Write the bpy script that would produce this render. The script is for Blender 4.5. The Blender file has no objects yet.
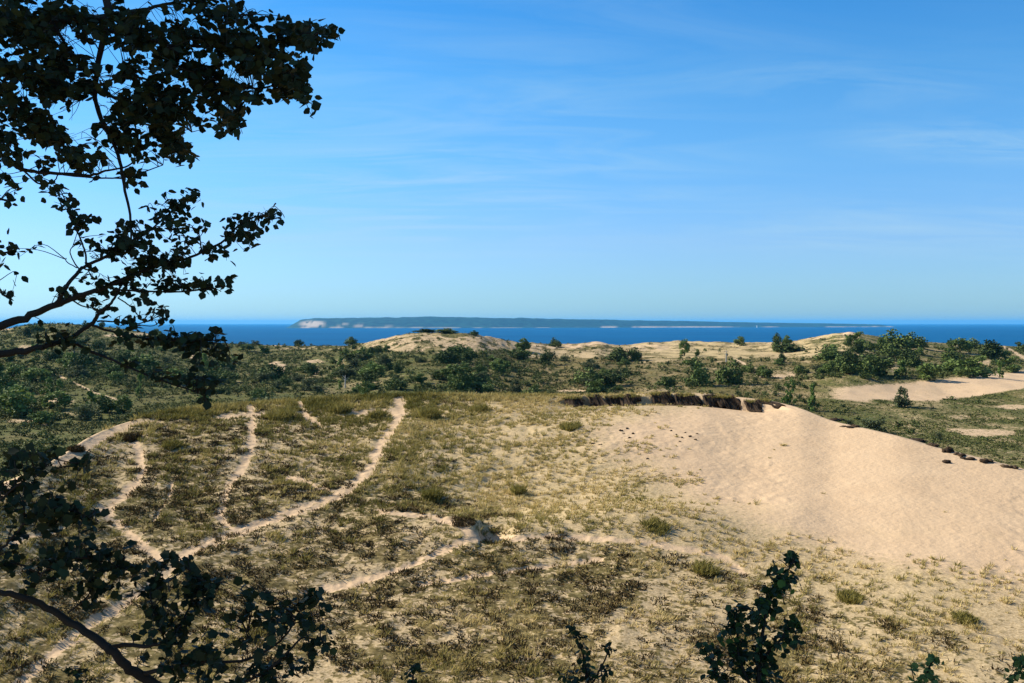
import bpy, math, random
import numpy as np
random.seed(7); RNG=np.random.default_rng(11)
S=bpy.context.scene; COL=S.collection
F=996.0; H0=323.0; ZC=62.0
SUN_EL=math.radians(33); SUN_DIR=np.array([-0.93*math.cos(SUN_EL),0.37*math.cos(SUN_EL),math.sin(SUN_EL)])

# ------------------------------------------------------------------ helpers
def W(px,py,y):
    return np.array([(px-512)/F*y, y, (H0-py)/F*y])          # z relative to the camera
def hash2(i,j,s):
    n=(i*374761393+j*668265263+s*1442695041).astype(np.int64)&0xffffffff
    n=((n^(n>>13))*1274126177)&0xffffffff
    n=(n^(n>>16))&0xffffffff
    return n/4294967295.0
def vnoise(x,y,s=0):
    xi=np.floor(x).astype(np.int64); yi=np.floor(y).astype(np.int64)
    fx=x-xi; fy=y-yi; fx=fx*fx*(3-2*fx); fy=fy*fy*(3-2*fy)
    a=hash2(xi,yi,s);b=hash2(xi+1,yi,s);c=hash2(xi,yi+1,s);d=hash2(xi+1,yi+1,s)
    return (a*(1-fx)+b*fx)*(1-fy)+(c*(1-fx)+d*fx)*fy
def fbm(x,y,s=0,o=4):
    t=0;a=.5;n=0
    for k in range(o):
        t=t+a*vnoise(x,y,s+k*17); n+=a; a*=.5; x=x*2.03+5.2; y=y*2.03+1.7
    return t/n
def sst(a,b,x):
    t=np.clip((x-a)/(b-a),0,1); return t*t*(3-2*t)
_SM={}
def tab(pairs,x,sig=0):
    if sig==0:
        p=np.array(pairs,float); return np.interp(x,p[:,0],p[:,1])
    k=id(pairs)
    if k not in _SM:
        p=np.array(pairs,float); g=np.arange(p[0,0]-60,p[-1,0]+60,1.); v=np.interp(g,p[:,0],p[:,1])
        w=np.exp(-(np.arange(-4*sig,4*sig+1)/sig)**2/2); w/=w.sum(); v=np.convolve(np.pad(v,4*sig,mode='edge'),w,'valid'); _SM[k]=(g,v)
    return np.interp(x,*_SM[k])

class MB:
    def __init__(s): s.v=[];s.f=[];s.n=0;s.t=[]
    def add(s,v,f,t=0.5):
        v=np.asarray(v,float).reshape(-1,3); f=np.asarray(f,int)
        s.v.append(v); s.f.append(f+s.n); s.n+=len(v)
        s.t.append(np.broadcast_to(np.asarray(t,float),(len(v),)) if np.ndim(t)<=1 else t)
    def build(s,name,mat,parent=None,loc=None,smooth=False,zoff=ZC,flip=False):
        me=bpy.data.meshes.new(name)
        v=np.concatenate(s.v); 
        if loc is not None: v=v-np.asarray(loc)
        else: v=v+np.array([0,0,zoff])
        me.vertices.add(len(v)); me.vertices.foreach_set('co',v.astype(np.float32).ravel())
        li=np.concatenate([f.ravel() for f in s.f]); ls=np.concatenate([np.full(len(f),f.shape[1]) for f in s.f])
        me.loops.add(len(li)); me.loops.foreach_set('vertex_index',li.astype(np.int32))
        me.polygons.add(len(ls)); st=np.concatenate([[0],np.cumsum(ls)[:-1]])
        me.polygons.foreach_set('loop_start',st.astype(np.int32)); me.polygons.foreach_set('loop_total',ls.astype(np.int32))
        at=me.attributes.new('tint','FLOAT','POINT'); at.data.foreach_set('value',np.concatenate(s.t).astype(np.float32))
        me.update(calc_edges=True)
        if smooth: me.polygons.foreach_set('use_smooth',np.ones(len(ls),bool))
        me.materials.append(mat)
        o=bpy.data.objects.new(name,me); COL.objects.link(o)
        if parent: o.parent=parent
        return o
def tube(mb,pts,rad,seg=6,t=.5):
    pts=np.asarray(pts,float); n=len(pts)
    tan=np.gradient(pts,axis=0); tan/=np.linalg.norm(tan,axis=1)[:,None]+1e-9
    ref=np.array([0,0,1.]) if abs(tan[0][2])<.9 else np.array([1.,0,0])
    a=np.cross(tan,ref); a/=np.linalg.norm(a,axis=1)[:,None]+1e-9; b=np.cross(tan,a)
    th=np.arange(seg)/seg*2*math.pi
    ring=(np.cos(th)[None,:,None]*a[:,None,:]+np.sin(th)[None,:,None]*b[:,None,:])*np.asarray(rad,float)[:,None,None]+pts[:,None,:]
    i=np.arange(n-1)[:,None]*seg; j=np.arange(seg)[None,:]; k=(j+1)%seg
    f=np.stack([i+j,i+k,i+k+seg,i+j+seg],-1).reshape(-1,4)
    mb.add(ring.reshape(-1,3),f,t)
def spline(p,sub=6):
    p=np.asarray(p,float); q=np.vstack([2*p[0]-p[1],p,2*p[-1]-p[-2]]); out=[]
    for i in range(1,len(q)-2):
        for s in range(sub):
            t=s/sub
            out.append(.5*((2*q[i])+(-q[i-1]+q[i+1])*t+(2*q[i-1]-5*q[i]+4*q[i+1]-q[i+2])*t*t+(-q[i-1]+3*q[i]-3*q[i+1]+q[i+2])*t**3))
    out.append(p[-1]); return np.array(out)
def tag(o,label=None,cat=None,group=None,kind=None):
    if label:o['label']=label
    if cat:o['category']=cat
    if group:o['group']=group
    if kind:o['kind']=kind
    return o
def empty(name,loc):
    o=bpy.data.objects.new(name,None); COL.objects.link(o); o.location=(loc[0],loc[1],loc[2]+ZC); o.empty_display_size=.2; return o
def copy_tree(o):
    c=o.copy(); COL.objects.link(c)
    for ch in o.children:
        d=ch.copy(); COL.objects.link(d); d.parent=c
    return c

# ------------------------------------------------------------------ materials
def newmat(name):
    m=bpy.data.materials.new(name); m.use_nodes=True; nt=m.node_tree; nt.nodes.clear()
    out=nt.nodes.new('ShaderNodeOutputMaterial'); b=nt.nodes.new('ShaderNodeBsdfPrincipled')
    b.inputs['Specular IOR Level'].default_value=.2; b.inputs['Roughness'].default_value=.8
    nt.links.new(b.outputs[0],out.inputs[0]); return m,nt,b
def N(nt,t,**k):
    n=nt.nodes.new(t)
    for a,v in k.items(): setattr(n,a,v)
    return n
def ramp(nt,src,stops):
    r=nt.nodes.new('ShaderNodeValToRGB'); e=r.color_ramp.elements
    while len(e)<len(stops): e.new(.5)
    for i,(p,c) in enumerate(stops): e[i].position=p; e[i].color=(*c,1)
    nt.links.new(src,r.inputs[0]); return r.outputs[0]
def attr(nt,n):
    a=nt.nodes.new('ShaderNodeAttribute'); a.attribute_name=n; return a.outputs['Fac']
def noise(nt,scale,detail=3,vec=None,rough=.55):
    n=nt.nodes.new('ShaderNodeTexNoise'); n.inputs['Scale'].default_value=scale; n.inputs['Detail'].default_value=detail; n.inputs['Roughness'].default_value=rough
    if vec is None:
        tc=nt.nodes.new('ShaderNodeTexCoord'); vec=tc.outputs['Object']
    nt.links.new(vec,n.inputs['Vector']); return n.outputs['Fac']
def mixc(nt,f,a,b):
    m=nt.nodes.new('ShaderNodeMix'); m.data_type='RGBA'
    for s,v in ((0,f),(6,a),(7,b)):
        if isinstance(v,(int,float)): m.inputs[s].default_value=v
        elif isinstance(v,tuple): m.inputs[s].default_value=(*v,1)
        else: nt.links.new(v,m.inputs[s])
    return m.outputs[2]
def math_(nt,op,a,b=None,clamp=False):
    m=nt.nodes.new('ShaderNodeMath'); m.operation=op; m.use_clamp=clamp
    for i,v in enumerate((a,b)):
        if v is None: continue
        if isinstance(v,(int,float)): m.inputs[i].default_value=v
        else: nt.links.new(v,m.inputs[i])
    return m.outputs[0]
def tintmat(name,stops,rough=.75,trans=0.0,nscale=None,spec=.15):
    m,nt,b=newmat(name); s=attr(nt,'tint')
    if 'foliage' in name and 'tree' not in name:
        oi=nt.nodes.new('ShaderNodeObjectInfo'); s=math_(nt,'ADD',s,math_(nt,'MULTIPLY',math_(nt,'SUBTRACT',oi.outputs['Random'],.45),.7),True)
    if nscale:
        s=math_(nt,'ADD',s,math_(nt,'MULTIPLY',math_(nt,'SUBTRACT',noise(nt,nscale),.5),.6),True)
    c=ramp(nt,s,stops); nt.links.new(c,b.inputs['Base Color']); b.inputs['Roughness'].default_value=rough
    b.inputs['Specular IOR Level'].default_value=spec
    if trans>0:
        tr=N(nt,'ShaderNodeBsdfTranslucent'); nt.links.new(c,tr.inputs[0])
        mx=N(nt,'ShaderNodeMixShader'); mx.inputs[0].default_value=trans
        nt.links.new(b.outputs[0],mx.inputs[1]); nt.links.new(tr.outputs[0],mx.inputs[2])
        out=[n for n in nt.nodes if n.type=='OUTPUT_MATERIAL'][0]; nt.links.new(mx.outputs[0],out.inputs[0])
    return m
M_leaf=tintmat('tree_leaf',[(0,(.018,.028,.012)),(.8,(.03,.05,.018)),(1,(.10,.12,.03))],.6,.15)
M_sapleaf=tintmat('sapling_leaf',[(0,(.02,.035,.015)),(.6,(.035,.06,.02)),(1,(.10,.17,.03))],.55,.2)
M_bark=tintmat('bark',[(0,(.02,.016,.012)),(1,(.05,.04,.03))],.9,nscale=14)
M_dark=tintmat('juniper_foliage',[(0,(.035,.055,.015)),(1,(.12,.16,.042))],.8)
M_mid=tintmat('cherry_foliage',[(0,(.055,.085,.02)),(1,(.17,.23,.06))],.7,.15)
M_thick=tintmat('thicket_foliage',[(0,(.032,.046,.014)),(.5,(.07,.09,.026)),(1,(.14,.16,.05))],.8,.1)
M_bright=tintmat('poplar_foliage',[(0,(.06,.11,.02)),(1,(.17,.25,.06))],.6,.2)
M_olive=tintmat('willow_foliage',[(0,(.05,.065,.03)),(1,(.13,.15,.065))],.75,.15)
M_snag=tintmat('bleached_wood',[(0,(.35,.32,.28)),(1,(.5,.47,.42))],.9,nscale=8)
M_grass=tintmat('dune_grass',[(0,(.11,.105,.024)),(.35,(.23,.20,.055)),(.65,(.38,.31,.11)),(1,(.56,.44,.20))],.7,.25)
M_heath=tintmat('heath_mat',[(0,(.05,.032,.013)),(.5,(.12,.082,.03)),(.8,(.15,.11,.035)),(1,(.26,.20,.07))],.9)
M_cover=tintmat('scrub_cover',[(0,(.035,.038,.014)),(.5,(.08,.095,.028)),(1,(.17,.17,.055))],.9,.1)
M_turf=tintmat('root_turf',[(0,(.016,.010,.007)),(.6,(.040,.025,.015)),(1,(.10,.068,.04))],.95,nscale=6)
M_white=tintmat('white_masonry',[(0,(.75,.75,.73)),(1,(.8,.8,.78))],.8)
M_black=tintmat('dark_lantern_metal',[(0,(.03,.03,.035)),(1,(.05,.05,.05))],.6)

def ground_mat():
    m,nt,b=newmat('dune_ground')
    sand=attr(nt,'sand'); veg=attr(nt,'veg'); gr=attr(nt,'green'); pale=attr(nt,'pale')
    n1=noise(nt,.35,5); n2=noise(nt,2.2,5); n3=noise(nt,9.,3); 
    sc=ramp(nt,n1,[(.3,(.50,.355,.225)),(.7,(.56,.405,.26))])
    sc=mixc(nt,math_(nt,'MULTIPLY',n2,.22),sc,(.42,.29,.18))
    n4_=noise(nt,3.6,4,None,.62)
    # thin dry litter between plants
    lit=ramp(nt,n3,[(.35,(.30,.22,.12)),(.65,(.50,.38,.23))])
    sf_=N(nt,'ShaderNodeMapRange'); nt.links.new(math_(nt,'ADD',sand,math_(nt,'MULTIPLY',math_(nt,'SUBTRACT',n4_,.5),1.2)),sf_.inputs[0]); sf_.inputs[1].default_value=.2; sf_.inputs[2].default_value=.6
    base=mixc(nt,sf_.outputs[0],lit,sc)
    base=mixc(nt,math_(nt,'MULTIPLY',pale,.55),base,(.50,.385,.19))
    h=ramp(nt,n4_,[(.34,(.055,.036,.015)),(.5,(.15,.108,.046)),(.66,(.30,.225,.11))])
    h2=ramp(nt,n2,[(.28,(.03,.038,.011)),(.5,(.08,.088,.026)),(.75,(.16,.155,.05))])
    hv=mixc(nt,gr,h,h2)
    # ragged edge between plants and sand
    n4=noise(nt,3.2,4,None,.6); n5=noise(nt,.8,4,None,.6)
    e=math_(nt,'ADD',veg,math_(nt,'MULTIPLY',math_(nt,'SUBTRACT',n4,.5),2.3))
    e=math_(nt,'ADD',e,math_(nt,'MULTIPLY',math_(nt,'SUBTRACT',n5,.5),1.3))
    onv=math_(nt,'MULTIPLY',veg,6.,True)
    mr=N(nt,'ShaderNodeMapRange'); nt.links.new(e,mr.inputs[0]); mr.inputs[1].default_value=.40; mr.inputs[2].default_value=.58
    c=mixc(nt,math_(nt,'MULTIPLY',mr.outputs[0],onv),base,hv)
    nt.links.new(c,b.inputs['Base Color']); b.inputs['Roughness'].default_value=.95; b.inputs['Specular IOR Level'].default_value=.05
    bp=N(nt,'ShaderNodeBump'); bp.inputs['Strength'].default_value=.5; bp.inputs['Distance'].default_value=.10
    hh=math_(nt,'ADD',noise(nt,3.2,4),math_(nt,'MULTIPLY',noise(nt,1.1,2),1.2))
    nt.links.new(hh,bp.inputs['Height']); nt.links.new(bp.outputs[0],b.inputs['Normal'])
    return m
M_ground=ground_mat()
def water_mat():
    m,nt,b=newmat('lake_water')
    g=noise(nt,.0012,4)
    c=ramp(nt,g,[(.35,(.0,.060,.17)),(.65,(.0,.078,.21))])
    nt.links.new(c,b.inputs['Base Color']); b.inputs['Roughness'].default_value=.5; b.inputs['Specular IOR Level'].default_value=.03
    bp=N(nt,'ShaderNodeBump'); bp.inputs['Strength'].default_value=.6; bp.inputs['Distance'].default_value=.6
    nt.links.new(noise(nt,.12,4),bp.inputs['Height']); nt.links.new(bp.outputs[0],b.inputs['Normal']); return m
M_water=water_mat()
def island_mat():
    m,nt,b=newmat('island_forest')
    s=attr(nt,'tint'); n=noise(nt,.012,5)
    g=ramp(nt,n,[(.35,(.004,.028,.03)),(.65,(.015,.07,.06))])
    c=mixc(nt,s,g,(.55,.44,.33)); nt.links.new(c,b.inputs['Base Color']); b.inputs['Roughness'].default_value=1; return m
M_island=island_mat()

# ------------------------------------------------------------------ terrain shape
CREST=[(-250,520),(-60,500),(0,487),(30,474),(60,458),(85,440),(110,428),(150,416),(200,409),(250,405),(310,401),(400,396),(480,397),(560,396),(640,394),(700,393),(772,401),(800,408),(830,421),(870,430),(900,437),(940,449),(980,459),(1024,471),(1100,490),(1300,520)]
CRY=[(-250,44),(0,50),(60,58),(110,70),(200,80),(350,88),(560,90),(700,88),(760,86),(800,81),(830,77),(870,73),(900,70),(1024,62),(1300,52)]
RIDGE=[(-300,318),(-100,326),(0,330),(25,325),(60,323),(90,326),(120,328),(145,333),(180,339),(230,344),(300,346),(345,346),(365,343),(380,340),(395,336),(415,333),(440,331.5),(470,333),(495,338),(520,343),(560,344.5),(600,342),(615,346),(650,343),(690,341),(760,343),(790,342),(815,337),(845,332),(870,335),(900,340),(940,343),(980,344.5),(1024,347),(1200,350)]
RY=[(-300,520),(0,560),(150,560),(300,520),(400,440),(480,440),(560,520),(700,540),(850,470),(950,520),(1200,560)]
def terr(x,y,fine=True):
    x=np.asarray(x,float); y=np.asarray(y,float)
    r=np.hypot(x,y)+1e-6; a=np.arctan2(x,y); ac=np.clip(a,-.62,.62)
    u=np.tan(ac); yy=r*np.cos(ac); px=512+F*u
    back=sst(1.0,1.7,np.abs(a))
    Yc=tab(CRY,px,24); pc=tab(CREST,px,7)
    sm=sst(545,575,px)*(1-sst(745,800,px))
    scal=sm*2.2*(fbm(px/13,px*0,5,2)-.5)
    zc=(H0-pc)/F*Yc
    z0=-1.7-.33*np.minimum(yy,34)
    t=np.clip((yy-34)/(Yc-34),0,1)
    ex=1+.28*sst(600,760,px)-.12*sst(800,960,px)-.12*(1-sst(150,420,px))
    s=t**ex
    zf=-12.92+(zc+12.92)*s
    w=4*t*(1-t)
    zf=zf+w*(1.5*(fbm(x/13,y/15,3,3)-.5)*(1-.7*sst(620,820,px)))
    zf=zf+w*.75*np.exp(-((yy-(52+3.5*(px-500)/500))/4.0)**2)*sst(250,420,px)*(1-sst(700,900,px))   # low shoulder across the slope
    zf=zf-sm*1.4*np.exp(-np.maximum(Yc-yy,0)/2.6)*(1-sst(-1.4,-.95,yy-Yc+scal))
    zf=zf+np.minimum(1,w*3)*sst(600,740,px)*(.035*(fbm(x/1.3+.1*y,y/7,171,3)-.5)+.08*(fbm(x/.5,y/.6,173,2)-.5)*sst(.45,.62,fbm(x/5,y/5,175,2))+.05*(fbm(x/4,y/3,177,2)-.5))
    if fine:
        bowl=sst(560,720,px)*sst(0,.3,t)
        zf=zf+np.minimum(1,w*3)*(.22*(fbm(x/1.3,y/1.5,21,3)-.5)*(1-.93*bowl)+.10*(fbm(x/.5,y/.6,29,2)-.5)*(1-.85*bowl))
        # hummock with an undercut side and a scoop beside it
        hx,hy=HUM
        d=np.hypot((x-hx)/1.5,(y-hy)/1.5)
        zf=zf+.45*np.exp(-d**2)*(1-sst(hx+.45,hx+.62,x))
        d2=np.hypot((x-hx-1.15)/.8,(y-hy+.1)/1.3); zf=zf-.6*np.exp(-d2**3)
    Yr=tab(RY,px); pr=tab(RIDGE,px,5); zr=(H0-pr)/F*Yr
    k=np.clip((yy-200)/(Yr-200),0,1.0)
    zfar=-20+(zr+20)*(k*.75+.25*k*k)
    wf=np.clip(4*k*(1-k),0,1)
    zfar=zfar+(wf+.25*(1-k))*(3.2*(fbm(x/55,y/60,41,3)-.5))+ (.6+.4*wf)*1.0*(fbm(x/9,y/12,47,3)-.5)
    zfar=zfar+1.5*sst(.7,.9,k)*sst(340,380,px)*(1-sst(840,900,px))*(fbm(x/5,y/9,49,3)-.5)
    # scarp of open sand on the right
    sc=sst(800,860,px)
    ys=262-18*sst(940,1040,px)
    zfar=zfar+sc*2.0*sst(ys-6,ys+14,yy)*(1-sst(ys+14,ys+90,yy))
    over=np.clip(yy-Yr,0,None)
    zfar=zfar-60*sst(0,240,over)-.02*over
    d=np.clip(yy-Yc,0,None)
    zb=zfar+(zc-zfar)*np.exp(-(d/15)**2)
    z=np.where(yy<34,z0,np.where(yy<=Yc,zf,zb))
    zback=-1.7-.02*r-40*sst(300,1100,r)-12*sst(500,1000,r)
    z=z*(1-back)+zback*back
    rip=sst(2,20,r)*(1-sst(28,34,yy))
    z=z+rip*.15*(fbm(x/1.5,y/1.5,61,2)-.5)
    return z
HUM=(0,0)
# lookup from picture position to ground
_Y=np.concatenate([np.arange(34,112,.08),np.geomspace(112,620,1500)])
def locate(px,py,far=False):
    u=(px-512)/F; z=terr(u*_Y,_Y); p=H0-F*z/_Y
    # visible running minimum
    ok=(p<=py)&((_Y>115) if far else True)
    i=np.argmax(ok) if ok.any() else len(_Y)-1
    if not ok.any(): i=int(np.argmin(np.where(_Y>150,p,1e9)))
    y=_Y[i]; return np.array([u*y,y,z[i]])
h=locate(470,531); HUM=(h[0],h[1])

# ------------------------------------------------------------------ plant-cover maps
PATHS=[([(19,683),(62,647),(100,618),(142,593),(162,577)],7.5),
 ([(165,575),(160,560),(131,535),(112,520),(104,510),(97,508)],7),
 ([(104,512),(120,498),(135,485),(144,470),(140,455),(132,440)],6),
 ([(162,577),(189,553),(227,535),(270,520),(320,503),(350,489),(368,472),(378,450),(390,430),(402,412),(398,400)],7),
 ([(231,531),(219,516),(227,489),(240,470),(250,455),(252,428),(250,405)],5),
 ([(154,520),(169,497),(172,480)],2.5),
 ([(300,592),(340,587),(375,577),(410,566),(440,552),(465,540),(500,538),(560,537),(640,541),(720,556),(745,575)],4.5),
 ([(420,585),(495,573),(551,566),(600,560)],3),
 ([(122,428),(92,440),(78,452),(50,466),(20,480),(0,492)],7.5),
 ([(60,530),(20,540),(0,545)],3),
 ([(300,400),(305,415),(320,425)],4),
 ([(120,424),(160,421)],3),([(215,417),(262,414)],3),([(340,413),(400,411)],4),
 ([(380,512),(420,515),(450,520),(480,540)],4),
 ([(330,492),(300,480),(285,478)],3)]
def pathmask(px,py):
    m=np.zeros_like(px)
    for pts,w in PATHS:
        d=np.full_like(px,1e9)
        for (x0,y0),(x1,y1) in zip(pts[:-1],pts[1:]):
            dx,dy=x1-x0,y1-y0; t=np.clip(((px-x0)*dx+(py-y0)*dy)/(dx*dx+dy*dy),0,1)
            d=np.minimum(d,np.hypot(px-x0-t*dx,(py-y0-t*dy)*1.2))
        w=w*.88
        m=np.maximum(m,1-sst(w*.25,w*1.45,d+(2.5+.5*w)*(vnoise(px/9,py/6,3)-.5)+1.5*(vnoise(px/3,py/2.5,5)-.5)))
    return m*np.clip(.62+.9*vnoise(px/5,py/3.5,13),0,1)
GC=np.array([0,80,160,240,320,400,480,560,640,720,800,880,960,1024.])
GR=np.array([400,430,460,490,520,550,580,620,683.])
HEATH=np.array([
 [.3,.2,.3,.4,.4,.3,.3,.35,.2,.1,0,0,0,0],
 [.3,.3,.6,.5,.5,.35,.1,.05,0,0,0,0,0,0],
 [.3,.6,.65,.6,.6,.35,.1,.0,0,0,0,0,0,0],
 [.3,.7,.75,.75,.7,.45,.12,.05,.0,0,0,0,0,0],
 [.5,.6,.8,.8,.85,.75,.3,.08,.05,.0,0,0,0,0],
 [.7,.7,.75,.85,.9,.85,.75,.6,.45,.15,.0,0,0,0],
 [.7,.7,.7,.8,.85,.8,.8,.75,.7,.45,.2,.1,.05,.05],
 [.7,.7,.75,.8,.8,.8,.8,.75,.7,.6,.45,.35,.25,.2],
 [.7,.7,.7,.75,.8,.8,.8,.75,.7,.65,.6,.5,.45,.4]])
GRASS=np.array([
 [.5,.5,.9,.95,.9,.8,.7,.7,.5,.2,0,0,0,0],
 [.3,.3,.45,.4,.5,.7,.55,.55,.15,0,0,0,0,0],
 [.3,.45,.5,.45,.5,.75,.6,.6,.35,.05,0,0,0,0],
 [.4,.5,.4,.35,.4,.7,.65,.65,.6,.15,0,0,0,0],
 [.5,.5,.3,.3,.3,.35,.6,.65,.65,.5,.05,0,0,0],
 [.5,.5,.3,.3,.3,.3,.35,.4,.45,.6,.5,.2,.05,.05],
 [.5,.5,.4,.3,.3,.3,.35,.4,.4,.45,.55,.55,.4,.3],
 [.55,.5,.4,.35,.35,.35,.4,.4,.4,.45,.5,.5,.5,.45],
 [.6,.5,.45,.4,.4,.4,.4,.4,.4,.45,.5,.5,.5,.5]])
def grid(G,px,py):
    px=np.clip(px,0,1024);py=np.clip(py,400,683)
    ci=np.interp(px,GC,np.arange(len(GC))); ri=np.interp(py,GR,np.arange(len(GR)))
    c0=np.minimum(ci.astype(int),len(GC)-2); r0=np.minimum(ri.astype(int),len(GR)-2); fc=ci-c0; fr=ri-r0
    return (G[r0,c0]*(1-fc)+G[r0,c0+1]*fc)*(1-fr)+(G[r0+1,c0]*(1-fc)+G[r0+1,c0+1]*fc)*fr
FARSAND=[(277,366,9,4,1),(280,370,5,4,1),(315,361,9,2,.9),(316,371,4,5,.7),(340,361,7,3,.6),(236,382,5,1.5,.6),(195,358,5,3,1),(25,347,9,2.5,.8),(60,401,15,4,.8),(20,421,14,2,.7),(45,425,5,1.2,.7),
 (70,414,10,3,.5),(935,345,4,2,.0),(570,391,14,1.5,.7),(780,376,10,1.5,.8),(790,374,5,1.5,.8),(985,433,32,4,1),(1012,407,14,3,.8),(960,417,10,2,.6),(955,431,10,2.5,.6),(985,350,3,2,.5),(984,364,8,3,.7),(893,366,5,3,.6),(895,371,6,4,.5),(720,362,5,1,.5),(120,335,15,2.2,.8),(135,334,14,1.6,.9),(170,337,20,1.5,.6),(5,328,10,3,.7),(210,342,12,1.2,.5),(280,345,8,1.2,.8),(550,341,10,2,.4),(596,344,10,3.5,.9),(575,346,10,2,.7),(660,346,14,2,.5),(650,348,20,3,.5),(540,347,20,2.5,.5),(847,334,7,3,1),(812,338,10,1.6,.9),(1005,440,12,3,.3),(1010,452,14,2,.3)]
FTRAILS=[([(50,372),(75,383),(95,393),(119,400)],1.0),([(733,358),(745,364),(760,377)],1.1),([(1004,347),(1016,353),(1024,358)],1.4),([(780,378),(795,375)],1.2)]
def fartrail(px,py):
    m=np.zeros_like(px)
    for pts,w in FTRAILS:
        for (x0,y0),(x1,y1) in zip(pts[:-1],pts[1:]):
            dx,dy=x1-x0,y1-y0; t=np.clip(((px-x0)*dx+(py-y0)*dy)/(dx*dx+dy*dy),0,1)
            d=np.hypot(px-x0-t*dx,py-y0-t*dy); m=np.maximum(m,1-sst(w*.7,w*1.3,d))
    return m
def masks(x,y,z):
    yy=np.maximum(y,1); px=512+F*x/yy; py=H0-F*z/yy
    Yc=tab(CRY,np.clip(px,-250,1300),24); fore=(y>30)&(y<Yc+2); far=y>=Yc+2
    n=fbm(x/2.4,y/3.0,71,4); n2=fbm(x/7,y/8,77,3); nn=fbm(x/.7,y/.8,79,3)
    pm=pathmask(px,py)
    H=grid(HEATH,px,py); G=grid(GRASS,px,py)
    # large-scale patchiness
    hv=np.clip((H*1.45-.38)+ (n-.5)*1.9+(n2-.5)*1.0+(nn-.5)*1.0,0,1)*sst(.02,.25,H)
    gv=np.clip(G*1.1-.25+(n2-.5)*.9+(n-.5)*.7,0,1)
    hv=hv*(1-.85*pm); gv=gv*(1-pm)
    veg=np.where(fore,np.clip(hv*.50+.22*sst(.03,.2,H+G*.6)*(1-.85*pm)*(.4+.6*sst(.1,.6,H)),0,.95),0)
    bare=np.clip(1-(H+G)*1.6,0,1)
    sand=np.where(fore,np.maximum(bare,pm),0)
    pale=np.where(fore,gv*(1-hv),0)
    green=np.where(fore,.1+.3*n2,0)
    # beyond the crest
    nf=fbm(x/14,y/26,91,4); nf2=fbm(x/4,y/7,95,3)
    sf=np.zeros_like(x)
    for cx,cy,rx,ry,s in FARSAND:
        d=np.hypot((px-cx)/rx,(py-cy)/ry); sf=np.maximum(sf,s*(1-sst(.7,1.25,d+.7*(nf2-.5))))
    sf=np.maximum(sf,fartrail(px,py))
    # sand strip right
    up=tab([(800,392),(830,388),(900,384),(960,378),(1024,371),(1200,366)],px); lo=tab([(820,399),(860,401),(940,400),(975,397),(1024,388),(1200,380)],px)
    st=sst(815,850,px)*sst(-2.5,1.5,py-up+4*(nf2-.5))*(1-sst(-1.5,1.2,py-lo+3*(nf2-.5)))
    sf=np.maximum(sf,st)
    # speckled mound
    md=np.hypot((px-440)/88,(py-343)/(11)); mm=(1-sst(.75,1.1,md))*sst(.40,.56,nf2+.02)
    sf=np.maximum(sf,mm*.95)
    rg=(px>520)*(px<800)*(1-sst(350,356,py))*sst(.5,.6,nf2); sf=np.maximum(sf,rg*.6); rgz=(px>510)*(px<860)*(1-sst(352,358,py))
    och=sst(600,680,px)*(1-sst(355,366,py+6*(px>760)))*(1-sst(900,960,px))*.75+.22*sst(740,860,px)*sst(398,406,py)
    och=np.maximum(och,.15*(1-sst(.4,1.3,np.hypot((px-130)/90,(py-395)/16))))
    vf0=np.clip(.30+.5*(nf2-.5),0,1)*(1-st)+.1*st
    vf=np.clip(.80+(nf-.5)*.9+(nf2-.5)*.7-.27*och+.15*((px<640)&(py>350))+.25*(px<260),0,1)*(1-sf)+vf0*sf
    vf=np.where(rgz>0,np.clip(.40+1.6*(nf2-.5)+.8*(nf-.5),.12,1)*(1-.7*sf*(nf2<.5)),vf)
    veg=np.where(far,vf,veg); sand=np.where(far,np.clip(sf,0,1),sand); pale=np.where(far,np.clip(och+.1*(nf-.3),0,1)*(1-sf),pale)
    gf=.35+.5*(1-sst(420,560,px))+.45*sst(800,840,px)+.8*(nf2-.5)
    green=np.where(far,np.clip(gf,0,1),green)
    near=y<=30
    veg=np.where(near,.6,veg); 
    return dict(sand=sand,veg=veg,green=green,pale=pale),px,py

def build_terrain():
    az=np.radians(np.concatenate([np.arange(-180,-33,3.),np.arange(-33,33,.062),np.arange(33,181,3.)])); az[-1]=math.pi
    rr=np.concatenate([[.3],np.geomspace(1,33,70),np.arange(33.1,118,.125),np.geomspace(118.3,640,430),np.geomspace(650,1500,25)])
    A,R=np.meshgrid(az,rr); X=R*np.sin(A); Y=R*np.cos(A); Z=terr(X,Y)
    ms,px,py=masks(X,Y,Z)
    pm=pathmask(px,py)*(Y>30)*(Y<tab(CRY,np.clip(px,-250,1300),24))
    Z=Z-.045*pm+ (ms['veg']*.06)*((Y>34)&(Y<110))
    mb=MB(); nr,nc=A.shape
    i=np.arange(nr-1)[:,None]*nc; j=np.arange(nc-1)[None,:]
    f=np.stack([i+j,i+nc+j,i+nc+j+1,i+j+1],-1).reshape(-1,4)[:, ::-1]
    mb.add(np.stack([X,Y,Z],-1).reshape(-1,3),f,0)
    o=mb.build('dunes',M_ground,smooth=True); tag(o,kind='structure')
    for k,v in ms.items():
        at=o.data.attributes.new(k,'FLOAT','POINT'); at.data.foreach_set('value',v.astype(np.float32).ravel())
build_terrain()

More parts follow.
